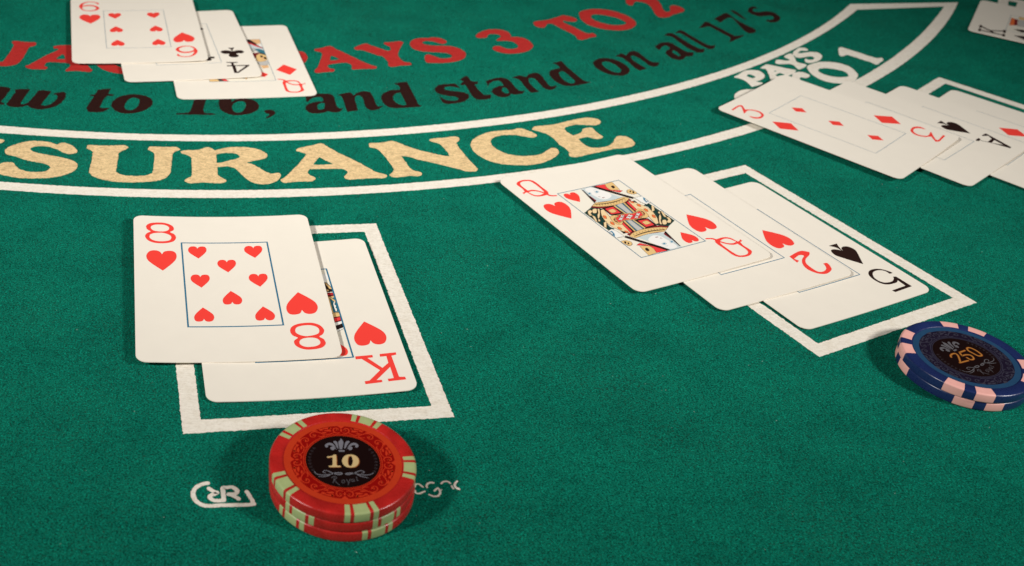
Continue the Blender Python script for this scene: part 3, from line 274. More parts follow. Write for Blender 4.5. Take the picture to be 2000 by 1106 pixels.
CARDS_FIT = {
 '8H': (-22.85,313.29,0.1658, 1.37,1.00,-0.50,0.20),
 'KH': (-1.04,299.29,0.1855, 0.45,1.00,0.20,0.10),
 'QH': (123.54,374.69,0.4892, 1.65,0.40,0.20,-0.10),
 '2H': (150.54,367.67,0.4843, 1.11,0.30,0.15,0.00),
 '5S': (175.54,360.51,0.4966, 0.34,0.45,0.00,0.00),
 '6H': (-88.43,530.99,0.2110, 1.59,0.55,0.15,-0.15),
 '4C': (-63.66,516.79,0.2541, 1.08,0.30,0.10,-0.05),
 'QD': (-36.65,502.99,0.2174, 0.34,0.40,0.00,0.00),
 '3D': (237.06,470.99,0.7793, 2.28,0.60,0.40,-0.20),
 'AS': (267.27,470.14,0.7453, 1.70,0.35,0.15,-0.10),
 'XD': (294.34,470.37,0.7564, 1.09,0.35,0.10,0.00),
 'XX': (321.02,471.49,0.7793, 0.34,0.45,0.00,0.00),
 'KS': (412.49,613.54,1.0243, 0.34,0.50,0.10,0.00),
}
EMBLEM = [[[(-0.22,8.96),(0.27,8.22),(0.54,7.32),(0.39,6.11),(0.01,4.29,1),(-0.71,4.26,1),(-1.04,6.34),(-0.99,7.55),(-0.46,8.18)]],
 [[(-2.44,7.47),(-1.71,7.81),(-1.11,7.09),(-0.90,4.54,1),(-1.30,4.82),(-1.86,6.44)]],
 [[(2.31,7.72),(1.60,7.99),(0.84,7.19),(0.33,4.61,1),(0.85,4.93),(1.64,6.63)]],
 [[(-4.74,5.99),(-4.00,6.78),(-2.97,6.99),(-1.96,6.29),(-1.21,4.38,1),(-1.99,5.38),(-3.00,5.93),(-3.82,5.89),(-3.84,5.14),(-4.46,4.96),(-4.75,5.39)]],
 [[(4.61,6.48),(3.93,7.20),(2.91,7.30),(1.84,6.49),(0.83,4.49,1),(1.80,5.58),(2.75,6.23),(3.68,6.28),(3.54,5.52),(4.25,5.35),(4.58,5.88)]],
 [[(-3.34,4.87),(-2.81,5.49),(-1.99,5.38),(-1.22,4.17,1),(-1.81,4.65),(-2.35,4.02),(-2.95,4.14)]],
 [[(2.91,5.28),(2.53,5.77),(1.70,5.52),(0.82,4.28,1),(1.46,4.82),(1.95,4.25),(2.57,4.43)]],
 [[(-1.12,4.18,1),(0.82,4.28,1),(0.69,3.59,1),(-1.04,3.50,1)]]]
TEN = [[[(-4.45,1.55),(-3.12,1.91),(-2.29,2.55,1),(-1.79,2.42,1),(-1.77,0.08),(-1.74,-1.79),(-0.74,-1.89,1),(-0.76,-2.46,1),(-3.86,-2.62,1),(-4.05,-2.05,1),(-3.04,-1.86),(-2.88,0.03),(-2.94,1.34),(-4.16,1.07,1)]],
 [[(-0.26,0.02),(0.10,1.35),(0.95,2.42),(2.18,2.78),(3.39,2.54),(4.26,1.56),(4.48,0.11),(4.11,-1.21),(3.26,-2.12),(2.04,-2.46),(0.85,-2.24),(0.08,-1.41)],[(1.36,0.10),(1.63,1.72),(2.06,2.18),(2.55,1.91),(2.79,0.46),(2.75,-0.27),(2.39,-1.59),(1.97,-1.89),(1.49,-1.49)]]]
FLOURISH = [[[(-7.59,-4.23),(-6.92,-5.19),(-5.34,-5.47),(-3.54,-5.16),(-2.13,-4.52),(-0.54,-4.45),(-0.45,-4.87),(-1.55,-5.06),(-2.93,-4.56),(-4.30,-3.78),(-5.20,-3.97),(-5.21,-4.54),(-4.62,-4.65)]],
 [[(-6.54,-6.01),(-5.35,-6.09),(-4.15,-5.75),(-3.14,-5.00)]],
 [[(7.76,-4.03),(7.02,-4.64),(5.61,-4.93),(3.83,-4.79),(2.46,-4.35),(0.85,-4.52),(0.54,-4.90),(1.43,-4.91),(2.86,-4.28),(4.30,-3.41),(5.29,-3.59),(5.26,-4.16),(4.65,-4.33)]],
 [[(6.35,-5.94),(5.37,-5.71),(4.20,-5.34),(3.24,-4.68)]]]
ROYAL = [[[(-2.48,-6.09),(-2.62,-7.36),(-2.85,-8.20)]],
 [[(-3.18,-6.41),(-2.67,-5.82),(-2.08,-5.88),(-1.90,-6.48),(-2.42,-7.07),(-1.86,-8.15),(-1.20,-8.90)]],
 [[(-0.55,-7.40),(-0.24,-6.96),(0.15,-7.22),(0.02,-7.92),(-0.38,-8.08),(-0.62,-7.68),(-0.55,-7.40)]],
 [[(0.66,-6.78),(1.01,-7.74)]],
 [[(1.66,-6.59),(1.20,-8.01),(0.97,-8.71)]],
 [[(2.55,-6.55),(2.05,-6.71),(2.01,-7.41),(2.52,-7.25),(2.55,-6.55),(2.71,-7.38)]],
 [[(3.29,-5.67),(3.41,-7.06),(3.66,-6.91)]]]
TWOFIFTY = [[[(-4.69,1.92),(-4.12,2.53),(-2.93,2.88),(-1.74,2.66),(-1.81,1.70),(-2.92,0.33),(-4.29,-1.06)]],
 [[(-4.73,-1.20),(-1.11,-1.51)]],
 [[(2.73,2.49),(0.01,2.49)]],
 [[(-0.04,2.37),(-0.72,0.86)]],
 [[(-0.64,0.92),(0.95,0.82),(2.08,0.19),(2.04,-0.92),(1.21,-1.70),(0.03,-1.49),(-0.09,-0.31)]],
 [[(4.36,2.96),(5.37,2.97),(5.98,2.13),(6.18,0.46),(5.82,-1.24),(5.17,-1.54),(4.23,-1.14),(3.92,0.27),(3.71,1.93),(4.36,2.96)]]]
ARC_C = (-113.88,921.92)
ARCS = {
 'UT': (-9.50991,35.55993,-33.40548,10.18738,503.05096),
 'UB': (38.28547,-53.42566,16.38206,1.58962,509.07038),
 'LU': (34.07013,-34.54484,-12.18158,13.48945,548.94191),
 'LL': (9.55895,8.19226,-32.10360,15.75171,554.74832),
}

# ---------------------------------------------------------------- materials
def new_mat(name):
    m = bpy.data.materials.new(name)
    m.use_nodes = True
    nt = m.node_tree
    return m, nt, nt.nodes['Principled BSDF']

def node(nt, kind, **kw):
    n = nt.nodes.new(kind)
    for k, v in kw.items():
        setattr(n, k, v)
    return n

def ramp(nt, stops):
    r = node(nt, 'ShaderNodeValToRGB')
    e = r.color_ramp.elements
    while len(e) < len(stops):
        e.new(0.5)
    for el, (p, c) in zip(e, stops):
        el.position = p
        el.color = c if len(c) == 4 else (*c, 1)
    return r

def mix(nt, a, b, fac, mode='MIX'):
    n = node(nt, 'ShaderNodeMix', data_type='RGBA', blend_type=mode)
    for sock, v in ((n.inputs[0], fac), (n.inputs[6], a), (n.inputs[7], b)):
        if hasattr(v, 'is_output'):
            nt.links.new(v, sock)
        else:
            sock.default_value = v if not isinstance(v, tuple) else (*v, 1)[:4]
    return n.outputs[2]

def noise(nt, vec, scale, detail=3.0, rough=0.6, dist=0.0):
    n = node(nt, 'ShaderNodeTexNoise')
    n.inputs['Scale'].default_value = scale
    n.inputs['Detail'].default_value = detail
    n.inputs['Roughness'].default_value = rough
    n.inputs['Distortion'].default_value = dist
    nt.links.new(vec, n.inputs['Vector'])
    return n.outputs['Fac']

def coords(nt):
    return node(nt, 'ShaderNodeNewGeometry').outputs['Position']

def mapped(nt, vec, rot=0.0, scale=(1, 1, 1)):
    mp = node(nt, 'ShaderNodeMapping')
    mp.inputs['Rotation'].default_value = (0, 0, rot)
    mp.inputs['Scale'].default_value = scale
    nt.links.new(vec, mp.inputs['Vector'])
    return mp.outputs['Vector']

def math_node(nt, op, a, b):
    n = node(nt, 'ShaderNodeMath', operation=op)
    for s, v in ((n.inputs[0], a), (n.inputs[1], b)):
        if hasattr(v, 'is_output'):
            nt.links.new(v, s)
        else:
            s.default_value = v
    return n.outputs[0]

def bump(nt, bsdf, height, dist, strength=1.0):
    b = node(nt, 'ShaderNodeBump')
    b.inputs['Strength'].default_value = strength
    b.inputs['Distance'].default_value = dist
    nt.links.new(height, b.inputs['Height'])
    nt.links.new(b.outputs['Normal'], bsdf.inputs['Normal'])

def felt_height(nt, vec):
    """Short matted fibres lying in three directions."""
    f1 = noise(nt, mapped(nt, vec, 0.5, (20, 58, 1)), 1.0, 3.0, 0.7, 0.7)
    f2 = noise(nt, mapped(nt, vec, 2.2, (20, 62, 1)), 1.0, 3.0, 0.7, 0.7)
    f3 = noise(nt, mapped(nt, vec, 3.6, (22, 54, 1)), 1.0, 3.0, 0.7, 0.7)
    s = math_node(nt, 'MAXIMUM', f1, f2)
    return math_node(nt, 'MAXIMUM', s, f3)

def felt_colour(nt, vec, h):
    grain = ramp(nt, [(0.46, (0.0065, 0.026, 0.016)), (0.58, (0.0030, 0.172, 0.110)), (0.75, (0.0040, 0.470, 0.325))])
    nt.links.new(h, grain.inputs[0])
    c = grain.outputs[0]
    for scale, lo, hi, det in ((18.0, 0.32, 1.55, 4.0), (4.5, 0.80, 1.14, 3.0), (0.45, 0.86, 1.10, 3.0)):
        n = noise(nt, vec, scale, det, 0.66)
        r = ramp(nt, [(0.34, (lo,) * 3), (0.50, (1, 1, 1)), (0.68, (hi, hi, hi * 0.98))])
        nt.links.new(n, r.inputs[0])
        c = mix(nt, c, r.outputs[0], 1.0, 'MULTIPLY')
    # brownish worn flecks in the pile, thicker in rubbed patches
    fl = noise(nt, vec, 12.0, 3.0, 0.7)
    pt = noise(nt, mapped(nt, vec, 0.3, (0.16, 0.24, 1)), 1.0, 3.0, 0.6)
    v = math_node(nt, 'ADD', fl, math_node(nt, 'MULTIPLY', pt, 0.22))
    fr = ramp(nt, [(0.68, (0, 0, 0)), (0.80, (1, 1, 1))])
    nt.links.new(v, fr.inputs[0])
    return mix(nt, c, (0.024, 0.030, 0.020), math_node(nt, 'MULTIPLY', fr.outputs[0], 0.72))

def felt_material():
    m, nt, b = new_mat('green_felt')
    vec = coords(nt)
    h = felt_height(nt, vec)
    nt.links.new(felt_colour(nt, vec, h), b.inputs['Base Color'])
    b.inputs['Roughness'].default_value = 1.0
    b.inputs['Specular IOR Level'].default_value = 0.02
    hh = math_node(nt, 'ADD', h, math_node(nt, 'MULTIPLY', noise(nt, vec, 11.0, 3.0, 0.6), 0.8))
    bump(nt, b, hh, 0.035, 1.0)
    return m

def print_material(name, colour, grain=0.06, fleck=0.35, streak=0.10, worn=0.5):
    """Paint printed on the felt: threads and pile show through, stray green fibres poke out."""
    m, nt, b = new_mat(name)
    vec = coords(nt)
    h = felt_height(nt, vec)
    g = ramp(nt, [(0.42, tuple(x * (1 - grain * 1.6) for x in colour)), (0.60, colour), (0.78, tuple(min(1, x * (1 + grain)) for x in colour))])
    nt.links.new(h, g.inputs[0])
    c = g.outputs[0]
    for sc_, lo, hi in (((2.6, 26, 1), 1 - streak, 1.03), ((3.2, 3.6, 1), 1 - streak * 0.6, 1.02), ((11, 12, 1), 1 - streak * 0.9, 1.03)):
        t = noise(nt, mapped(nt, vec, 0.1, sc_), 1.0, 3.0, 0.65, 0.3)
        tr = ramp(nt, [(0.36, (lo, lo * 0.985, lo * 0.96)), (0.52, (1, 1, 1)), (0.70, (hi, hi, hi))])
        nt.links.new(t, tr.inputs[0])
        c = mix(nt, c, tr.outputs[0], 1.0, 'MULTIPLY')
    sp = noise(nt, vec, 13.0, 2.0, 0.5)
    sr = ramp(nt, [(0.70, (0, 0, 0)), (0.77, (1, 1, 1))])
    nt.links.new(sp, sr.inputs[0])
    c = mix(nt, c, tuple(x * 0.45 for x in colour), math_node(nt, 'MULTIPLY', sr.outputs[0], fleck))
    gp = noise(nt, mapped(nt, vec, 1.1, (9, 30, 1)), 1.0, 3.0, 0.6, 0.5)
    gr = ramp(nt, [(0.70, (0, 0, 0)), (0.78, (1, 1, 1))])
    nt.links.new(gp, gr.inputs[0])
    c = mix(nt, c, (0.030, 0.130, 0.085), math_node(nt, 'MULTIPLY', gr.outputs[0], worn))
    nt.links.new(c, b.inputs['Base Color'])
    b.inputs['Roughness'].default_value = 0.95
    b.inputs['Specular IOR Level'].default_value = 0.08
    bump(nt, b, h, 0.02, 0.55)
    return m

def plain(name, colour, rough=0.5, spec=0.5, vary=0.0, vscale=2.0, rough_vary=0.0, bmp=0.0):
    m, nt, b = new_mat(name)
    b.inputs['Base Color'].default_value = (*colour, 1)
    b.inputs['Roughness'].default_value = rough
    b.inputs['Specular IOR Level'].default_value = spec
    if vary or rough_vary or bmp:
        tc = node(nt, 'ShaderNodeTexCoord').outputs['Object']
        n = noise(nt, tc, vscale, 4.0, 0.6)
        if vary:
            r = ramp(nt, [(0.3, tuple(x * (1 - vary) for x in colour)), (0.7, tuple(min(1, x * (1 + vary)) for x in colour))])
            nt.links.new(n, r.inputs[0])
            nt.links.new(r.outputs[0], b.inputs['Base Color'])
        if rough_vary:
            rr = ramp(nt, [(0.3, (rough - rough_vary,) * 3), (0.7, (rough + rough_vary,) * 3)])
            n2 = noise(nt, tc, vscale * 6, 3.0, 0.7)
            nt.links.new(n2, rr.inputs[0])
            nt.links.new(rr.outputs[0], b.inputs['Roughness'])
        if bmp:
            n3 = noise(nt, tc, vscale * 30, 2.0, 0.5)
            bump(nt, b, n3, bmp, 0.5)
    return m

M = {
    'felt': felt_material(),
    'white': print_material('cream_print', (0.800, 0.738, 0.635), 0.05, 0.35, 0.085, 0.35),
    'gold': print_material('gold_print', (0.80, 0.575, 0.300), 0.13, 0.5, 0.28, 0.50),
    'red': print_material('red_print', (0.46, 0.028, 0.024), 0.18, 0.5, 0.16, 0.35),
    'black': print_material('black_print', (0.026, 0.0075, 0.0055), 0.25, 0.3, 0.2, 0.25),
    'card': plain('card_paper', (0.785, 0.716, 0.608), 0.55, 0.25, 0.012, 1.2, 0.05),
    'card_red': plain('card_red_ink', (0.84, 0.052, 0.038), 0.5, 0.3),
    'card_black': plain('card_black_ink', (0.020, 0.0075, 0.0055), 0.5, 0.3),
    'card_line': plain('card_blue_line', (0.022, 0.145, 0.240), 0.5, 0.3),
    'card_grey': plain('card_grey_ink', (0.46, 0.41, 0.34), 0.5, 0.3),
    'chip_red': plain('red_clay', (0.43, 0.016, 0.013), 0.29, 0.5, 0.20, 2.2, 0.10, 0.003),
    'chip_orange': plain('orange_foil', (0.48, 0.036, 0.010), 0.38, 0.3, 0.06, 3.0),
    'chip_wine': plain('wine_foil', (0.25, 0.003, 0.002), 0.40, 0.22),
    'chip_dark': plain('black_foil', (0.008, 0.0022, 0.0020), 0.45, 0.18),
    'chip_silver': plain('silver_foil', (0.165, 0.158, 0.178), 0.42, 0.5),
    'chip_faint': plain('faint_foil', (0.040, 0.032, 0.036), 0.42, 0.4),
    'chip_cream': plain('cream_foil', (0.57, 0.40, 0.185), 0.4, 0.4),
    'chip_amber': plain('amber_foil', (0.24, 0.060, 0.012), 0.4, 0.4),
    'chip_goldline': plain('gold_line_foil', (0.40, 0.19, 0.036), 0.4, 0.4),
    'spot_green': plain('sage_clay', (0.36, 0.42, 0.180), 0.40, 0.4, 0.07, 3.0, 0.05),
    'chip_blue': plain('navy_clay', (0.012, 0.022, 0.090), 0.30, 0.5, 0.12, 1.6, 0.07, 0.002),
    'chip_teal': plain('steel_blue_foil', (0.016, 0.056, 0.120), 0.36, 0.4, 0.08, 3.0),
    'chip_night': plain('night_foil', (0.010, 0.006, 0.018), 0.40, 0.30),
    'chip_scroll': plain('rust_foil', (0.52, 0.034, 0.010), 0.40, 0.3),
    'chip_pewter': plain('pewter_foil', (0.105, 0.098, 0.105), 0.45, 0.4),
    'chip_script': plain('script_foil', (0.085, 0.076, 0.084), 0.45, 0.4),
    'chip_slate': plain('slate_foil', (0.036, 0.034, 0.052), 0.42, 0.35),
    'spot_pink': plain('pink_clay', (0.80, 0.40, 0.345), 0.42, 0.4, 0.05, 3.0, 0.05),
    'lint': plain('lint_fibre', (0.62, 0.66, 0.58), 0.9, 0.1),
}
INK = {'green': (0.012, 0.042, 0.034), 'veil': (0.52, 0.58, 0.57), 'face': (0.80, 0.77, 0.72), 'maroon': (0.19, 0.012, 0.016),
       'ink': (0.018, 0.009, 0.008), 'red': (0.76, 0.050, 0.050), 'gold': (0.72, 0.47, 0.19), 'teal': (0.035, 0.155, 0.20),
       'grey': (0.48, 0.46, 0.42), 'white': (0.80, 0.77, 0.70), 'cream': (0.78, 0.58, 0.32), 'orange': (0.76, 0.16, 0.045),
       'blue': (0.045, 0.21, 0.34), 'brown': (0.12, 0.050, 0.022), 'tan': (0.72, 0.42, 0.20)}
INKM = {k: plain('court_' + k, v, 0.5, 0.3) for k, v in INK.items()}
M['panel'] = plain('court_panel', (0.775, 0.715, 0.595), 0.55, 0.25)

# ---------------------------------------------------------------- helpers
def tag(o, label=None, cat=None, group=None, kind=None):
    for k, v in (('label', label), ('category', cat), ('group', group), ('kind', kind)):
        if v:
            o[k] = v
    return o

def link(name, me, mat, parent=None):
    if mat is not None:
        me.materials.append(mat)
    o = bpy.data.objects.new(name, me)
    col.objects.link(o)
    if parent is not None:
        o.parent = parent
    return o

def smooth(pts, step):
    """Closed Catmull-Rom curve through the points; points flagged 1 stay corners."""
    n = len(pts)
    out = []
    for i in range(n):
        p0, p1, p2, p3 = (pts[(i + k - 1) % n] for k in range(4))
        a = Vector(p1[:2])
        b = Vector(p2[:2])
        c1, c2 = len(p1) > 2, len(p2) > 2
        t1 = Vector((0, 0)) if c1 else (b - Vector(p0[:2])) * 0.5
        t2 = Vector((0, 0)) if c2 else (Vector(p3[:2]) - a) * 0.5
        d = (b - a).length
        if c1 and c2:
            t1 = t2 = b - a
        elif c1:
            t1 = (b - a) * 1.0
        elif c2:
            t2 = (b - a) * 1.0
        # keep tangents from overshooting short spans
        for t in (t1, t2):
            if t.length > d * 1.5:
                t *= d * 1.5 / t.length
        k = max(1, int(math.ceil(d / step)))
        for j in range(k):
            s = j / k
            h1 = 2 * s**3 - 3 * s**2 + 1
            h2 = s**3 - 2 * s**2 + s
            h3 = -2 * s**3 + 3 * s**2
            h4 = s**3 - s**2
            out.append(a * h1 + t1 * h2 + b * h3 + t2 * h4)
    return out

def fray(loop, amp, rnd):
    """Ragged, fibrous edge for print on felt."""
    n = len(loop)
    off = [rnd.gauss(0, 1) for _ in range(n)]
    off = [(off[i - 1] + 2 * off[i] + off[(i + 1) % n]) / 4 for i in range(n)]
    for i in range(n):
        if rnd.random() < 0.02:
            off[i] += rnd.choice((-1, -1, 1)) * rnd.uniform(1.0, 2.2)
    out = []
    for i in range(n):
        t = loop[(i + 1) % n] - loop[i - 1]
        if t.length < 1e-6:
            out.append(loop[i])
            continue
        nrm = Vector((t.y, -t.x)).normalized()
        out.append(loop[i] + nrm * off[i] * amp)
    return out

def triangulate(loops):
    vs, es = [], []
    for lp in loops:
        b = len(vs)
        vs += [Vector((p[0], p[1])) for p in lp]
        es += [(b + i, b + (i + 1) % len(lp)) for i in range(len(lp))]
    r = delaunay_2d_cdt(vs, es, [], 1, 1e-6)
    fs = r[2]
    if len(loops) > 1:                    # drop the triangles that lie in a hole (even-odd rule)
        keep = []
        for f in fs:
            cx = sum(r[0][i].x for i in f) / len(f)
            cy = sum(r[0][i].y for i in f) / len(f)
            inside = False
            for lp in loops:
                for i in range(len(lp)):
                    x1, y1 = lp[i - 1][0], lp[i - 1][1]
                    x2, y2 = lp[i][0], lp[i][1]
                    if (y1 > cy) != (y2 > cy) and cx < (x2 - x1) * (cy - y1) / (y2 - y1) + x1:
                        inside = not inside
            if inside:
                keep.append(f)
        fs = keep
    return r[0], fs

def ccw(loops):
    vs, fs = triangulate(loops)
    out = []
    for f in fs:
        a = sum(vs[f[i]].x * vs[f[(i + 1) % len(f)]].y - vs[f[(i + 1) % len(f)]].x * vs[f[i]].y for i in range(len(f)))
        out.append(list(f) if a > 0 else list(reversed(f)))
    return vs, out

def sheet(loops, z, skirt=None):
    """Flat mesh from closed loops (even-odd holes), optionally with a skirt down to another height."""
    vs, fs = ccw(loops)
    verts = [(v.x * U, v.y * U, z * U) for v in vs]
    faces = list(fs)
    if skirt is not None:
        for lp in loops:
            b = len(verts)
            n = len(lp)
            verts += [(p[0] * U, p[1] * U, z * U) for p in lp] + [(p[0] * U, p[1] * U, skirt * U) for p in lp]
            faces += [(b + i, b + n + i, b + n + (i + 1) % n, b + (i + 1) % n) for i in range(n)]
    me = bpy.data.meshes.new('print')
    me.from_pydata(verts, [], faces)
    return me

def stroke(pts, width, step=0.3, taper=0.0, rough=0.0):
    """A pen stroke through the points as a strip of quads with round ends: (verts, faces) in millimetres."""
    P = [Vector(p[:2]) for p in pts]
    closed = (P[0] - P[-1]).length < 1e-6
    path = []
    for i in range(len(P) - 1):
        p0 = P[i - 1] if i else (P[-2] if closed else P[i])
        p1, p2 = P[i], P[i + 1]
        p3 = P[i + 2] if i + 2 < len(P) else (P[1] if closed else p2)
        k = max(2, int((p2 - p1).length / step))
        for j in range(k):
            s = j / k
            path.append(0.5 * ((2 * p1) + (p2 - p0) * s + (2 * p0 - 5 * p1 + 4 * p2 - p3) * s * s + (3 * p1 - p0 - 3 * p2 + p3) * s**3))
    path.append(P[-1])
    V, Fc = [], []
    n = len(path)
    rs = random.Random(int(abs(P[0].x * 71 + P[0].y * 13) * 10) + n)
    for i, p in enumerate(path):
        if closed:
            t = path[(i + 1) % (n - 1)] - path[(i - 1) % (n - 1)]
        else:
            t = path[min(i + 1, n - 1)] - path[max(i - 1, 0)]
        if t.length < 1e-9:
            t = Vector((1, 0))
        t.normalize()
        w = width * 0.5
        if taper:
            w *= 1 - taper * abs(2 * i / (n - 1) - 1) ** 2
        nrm = Vector((-t.y, t.x))
        V.append(p + nrm * (w + rs.gauss(0, 1) * rough))
        V.append(p - nrm * (w + rs.gauss(0, 1) * rough))
        if i:
            Fc.append((2 * i - 2, 2 * i - 1, 2 * i + 1, 2 * i))
    if not closed:
        for i, sgn in ((0, 1), (n - 1, -1)):
            l, r = V[2 * i], V[2 * i + 1]
            c, h = (l + r) / 2, (l - r) / 2
            b = len(V)
            ring = [2 * i]
            for k in range(1, 5):
                V.append(c + rot2(h, sgn * math.pi * k / 5))
                ring.append(b + k - 1)
            ring.append(2 * i + 1)
            Fc.append(ring if sgn > 0 else ring[::-1])
    return V, Fc

def filled(loop):
    vs, fs = ccw([loop])
    return [Vector((v.x, v.y)) for v in vs], fs

def joined(shapes, z, name='foil_print'):
    verts, faces = [], []
    for V, Fc in shapes:
        b = len(verts)
        verts += [(p.x * U, p.y * U, z * U) for p in V]
        for f in Fc:
            a = sum(V[f[i]].x * V[f[(i + 1) % len(f)]].y - V[f[(i + 1) % len(f)]].x * V[f[i]].y for i in range(len(f)))
            faces.append([b + i for i in (f if a > 0 else list(reversed(f)))])
    me = bpy.data.meshes.new(name)
    me.from_pydata(verts, [], faces)
    return me

def rot2(p, a):
    c, s = math.cos(a), math.sin(a)
    return Vector((c * p[0] - s * p[1], s * p[0] + c * p[1]))

# ---------------------------------------------------------------- the felt and its printed layout
felt_me = bpy.data.meshes.new('table_felt')
felt_me.from_pydata([(-120, -40, 0), (160, -40, 0), (160, 190, 0), (-120, 190, 0)], [], [(0, 1, 2, 3)])
felt = link('table_felt', felt_me, M['felt'])
tag(felt, kind='structure', label='green felt table top printed with cream, gold, red and black lettering')

rnd = random.Random(11)
PZ = 0.10
for colour, ch, loops in FELT_PRINT:
    lps = [fray(smooth(lp, 0.33), 0.125, rnd) for lp in loops]
    link('printed_letter', sheet(lps, PZ, -0.02), M[colour], felt)

def arc_r(name, ph):
    ph = max(ph, -0.02)
    return sum(c * ph ** k for c, k in zip(ARCS[name], (4, 3, 2, 1, 0)))

def arc_pts(name, a0, a1, n):
    out = []
    for i in range(n + 1):
        ph = math.radians(a0 + (a1 - a0) * i / n)
        r = arc_r(name, ph)
        out.append(Vector((ARC_C[0] + r * math.sin(ph), ARC_C[1] - r * math.cos(ph))))
    return out

up_band = arc_pts('UT', -22, 56.6, 1900) + arc_pts('UB', -22, 55.9, 1900)[::-1]
low_band = arc_pts('LU', -22, 60.6, 2000) + arc_pts('LL', -22, 61.9, 2000)[::-1]
link('printed_line', sheet([fray(up_band, 0.11, rnd)], PZ, -0.02), M['white'], felt)
link('printed_line', sheet([fray(low_band, 0.11, rnd)], PZ, -0.02), M['white'], felt)
ua, ub = arc_pts('UT', 56.6, 56.6, 1)[0], arc_pts('UB', 55.85, 55.85, 1)[0]
la, lb = arc_pts('LL', 61.9, 61.9, 1)[0], arc_pts('LU', 60.5, 60.5, 1)[0]
cap_loop = []
for a, b in ((ub, lb), (lb, la), (la, ua), (ua, ub)):
    k = max(2, int((b - a).length / 0.3))
    cap_loop += [a + (b - a) * j / k for j in range(k)]
link('printed_line', sheet([fray(cap_loop, 0.07, rnd)], PZ - 0.015, -0.02), M['white'], felt)

BW, BH, BT = 78.49, 108.61, 5.38
def seg_loop(pts, step=0.33):
    out = []
    for i in range(len(pts)):
        a, b = Vector(pts[i]), Vector(pts[(i + 1) % len(pts)])
        k = max(1, int((b - a).length / step))
        out += [a + (b - a) * j / k for j in range(k)]
    return out

def bet_box(cx, cy, ang):
    loops = []
    for ins in (0, BT):
        w, h = BW / 2 - ins, BH / 2 - ins
        lp = seg_loop([(-w, -h), (w, -h), (w, h), (-w, h)])
        lp = fray(lp, 0.12, rnd)
        loops.append([rot2(p, ang) + Vector((cx, cy)) for p in lp])
    link('printed_box', sheet(loops, PZ - 0.03, -0.02), M['white'], felt)

bet_box(-1.18, 299.45, 0.190)
bet_box(176.01, 361.40, 0.510)
bet_box(325.0, 473.9, 0.785)
bet_box(440.5, 616.5, 1.09)

for i, (w, pts) in enumerate(LOGO):
    link('printed_stroke', joined([stroke(pts, w * 1.04, 0.3, 0.0, 0.05)], PZ - 0.002 * i, 'printed_stroke'), M['white'], felt)

# ---------------------------------------------------------------- playing cards
CW, CH, CR, TH = 63.0, 84.76, 3.4, 0.28
FW_, FH_ = 30.63, 49.73

def card_z(shape, u, v):
    z0, b, tx, ty = shape
    return z0 + b * (2 * u / CW) ** 2 + tx * u / (CW / 2) + ty * v / (CH / 2)

def cut_columns(bm, step=3.0):
    us = [v.co.x for v in bm.verts]
    k = math.ceil(min(us) / step + 1e-6)
    while k * step < max(us) - 1e-6:
        bmesh.ops.bisect_plane(bm, geom=bm.verts[:] + bm.edges[:] + bm.faces[:], plane_co=(k * step, 0, 0), plane_no=(1, 0, 0))
        k += 1

def card_print(loops, shape, lift):
    vs, fs = ccw(loops)
    bm = bmesh.new()
    bv = [bm.verts.new((v.x, v.y, 0)) for v in vs]
    for f in fs:
        try:
            bm.faces.new([bv[i] for i in f])
        except ValueError:
            pass
    cut_columns(bm)
    for v in bm.verts:
        v.co = (v.co.x * U, v.co.y * U, (card_z(shape, v.co.x, v.co.y) + lift) * U)
    me = bpy.data.meshes.new('card_print')
    bm.to_mesh(me)
    bm.free()
    return me

def card_body(shape):
    pts = []
    for cx, cy, a0 in ((CW / 2 - CR, CH / 2 - CR, 0), (-CW / 2 + CR, CH / 2 - CR, 90), (-CW / 2 + CR, -CH / 2 + CR, 180), (CW / 2 - CR, -CH / 2 + CR, 270)):
        for k in range(9):
            a = math.radians(a0 + 90 * k / 8)
            pts.append(Vector((cx + CR * math.cos(a), cy + CR * math.sin(a))))
    bm = bmesh.new()
    bm.faces.new([bm.verts.new((p.x, p.y, 0)) for p in pts])
    cut_columns(bm)
    top = bm.faces[:]
    ext = bmesh.ops.extrude_face_region(bm, geom=top)
    for g in ext['geom']:
        if isinstance(g, bmesh.types.BMVert):
            g.co.z = -TH
    bmesh.ops.recalc_face_normals(bm, faces=bm.faces[:])
    for e in bm.edges:
        fl = [abs(f.normal.z) > 0.5 for f in e.link_faces]
        if len(fl) == 2 and fl[0] != fl[1]:
            e.smooth = False
    for f in bm.faces:
        f.smooth = abs(f.normal.z) > 0.5
    for v in bm.verts:
        v.co = (v.co.x * U, v.co.y * U, (card_z(shape, v.co.x, v.co.y) + v.co.z) * U)
    me = bpy.data.meshes.new('playing_card')
    bm.to_mesh(me)
    bm.free()
    return me

def flip(loop):
    return [(-p[0], -p[1]) + tuple(p[2:]) for p in loop]

def pip_loop(suit, x, y, s, inv):
    return [((-p[0] if inv else p[0]) * s + x, (-p[1] if inv else p[1]) * s + y) + tuple(p[2:]) for p in PIPS[suit]]

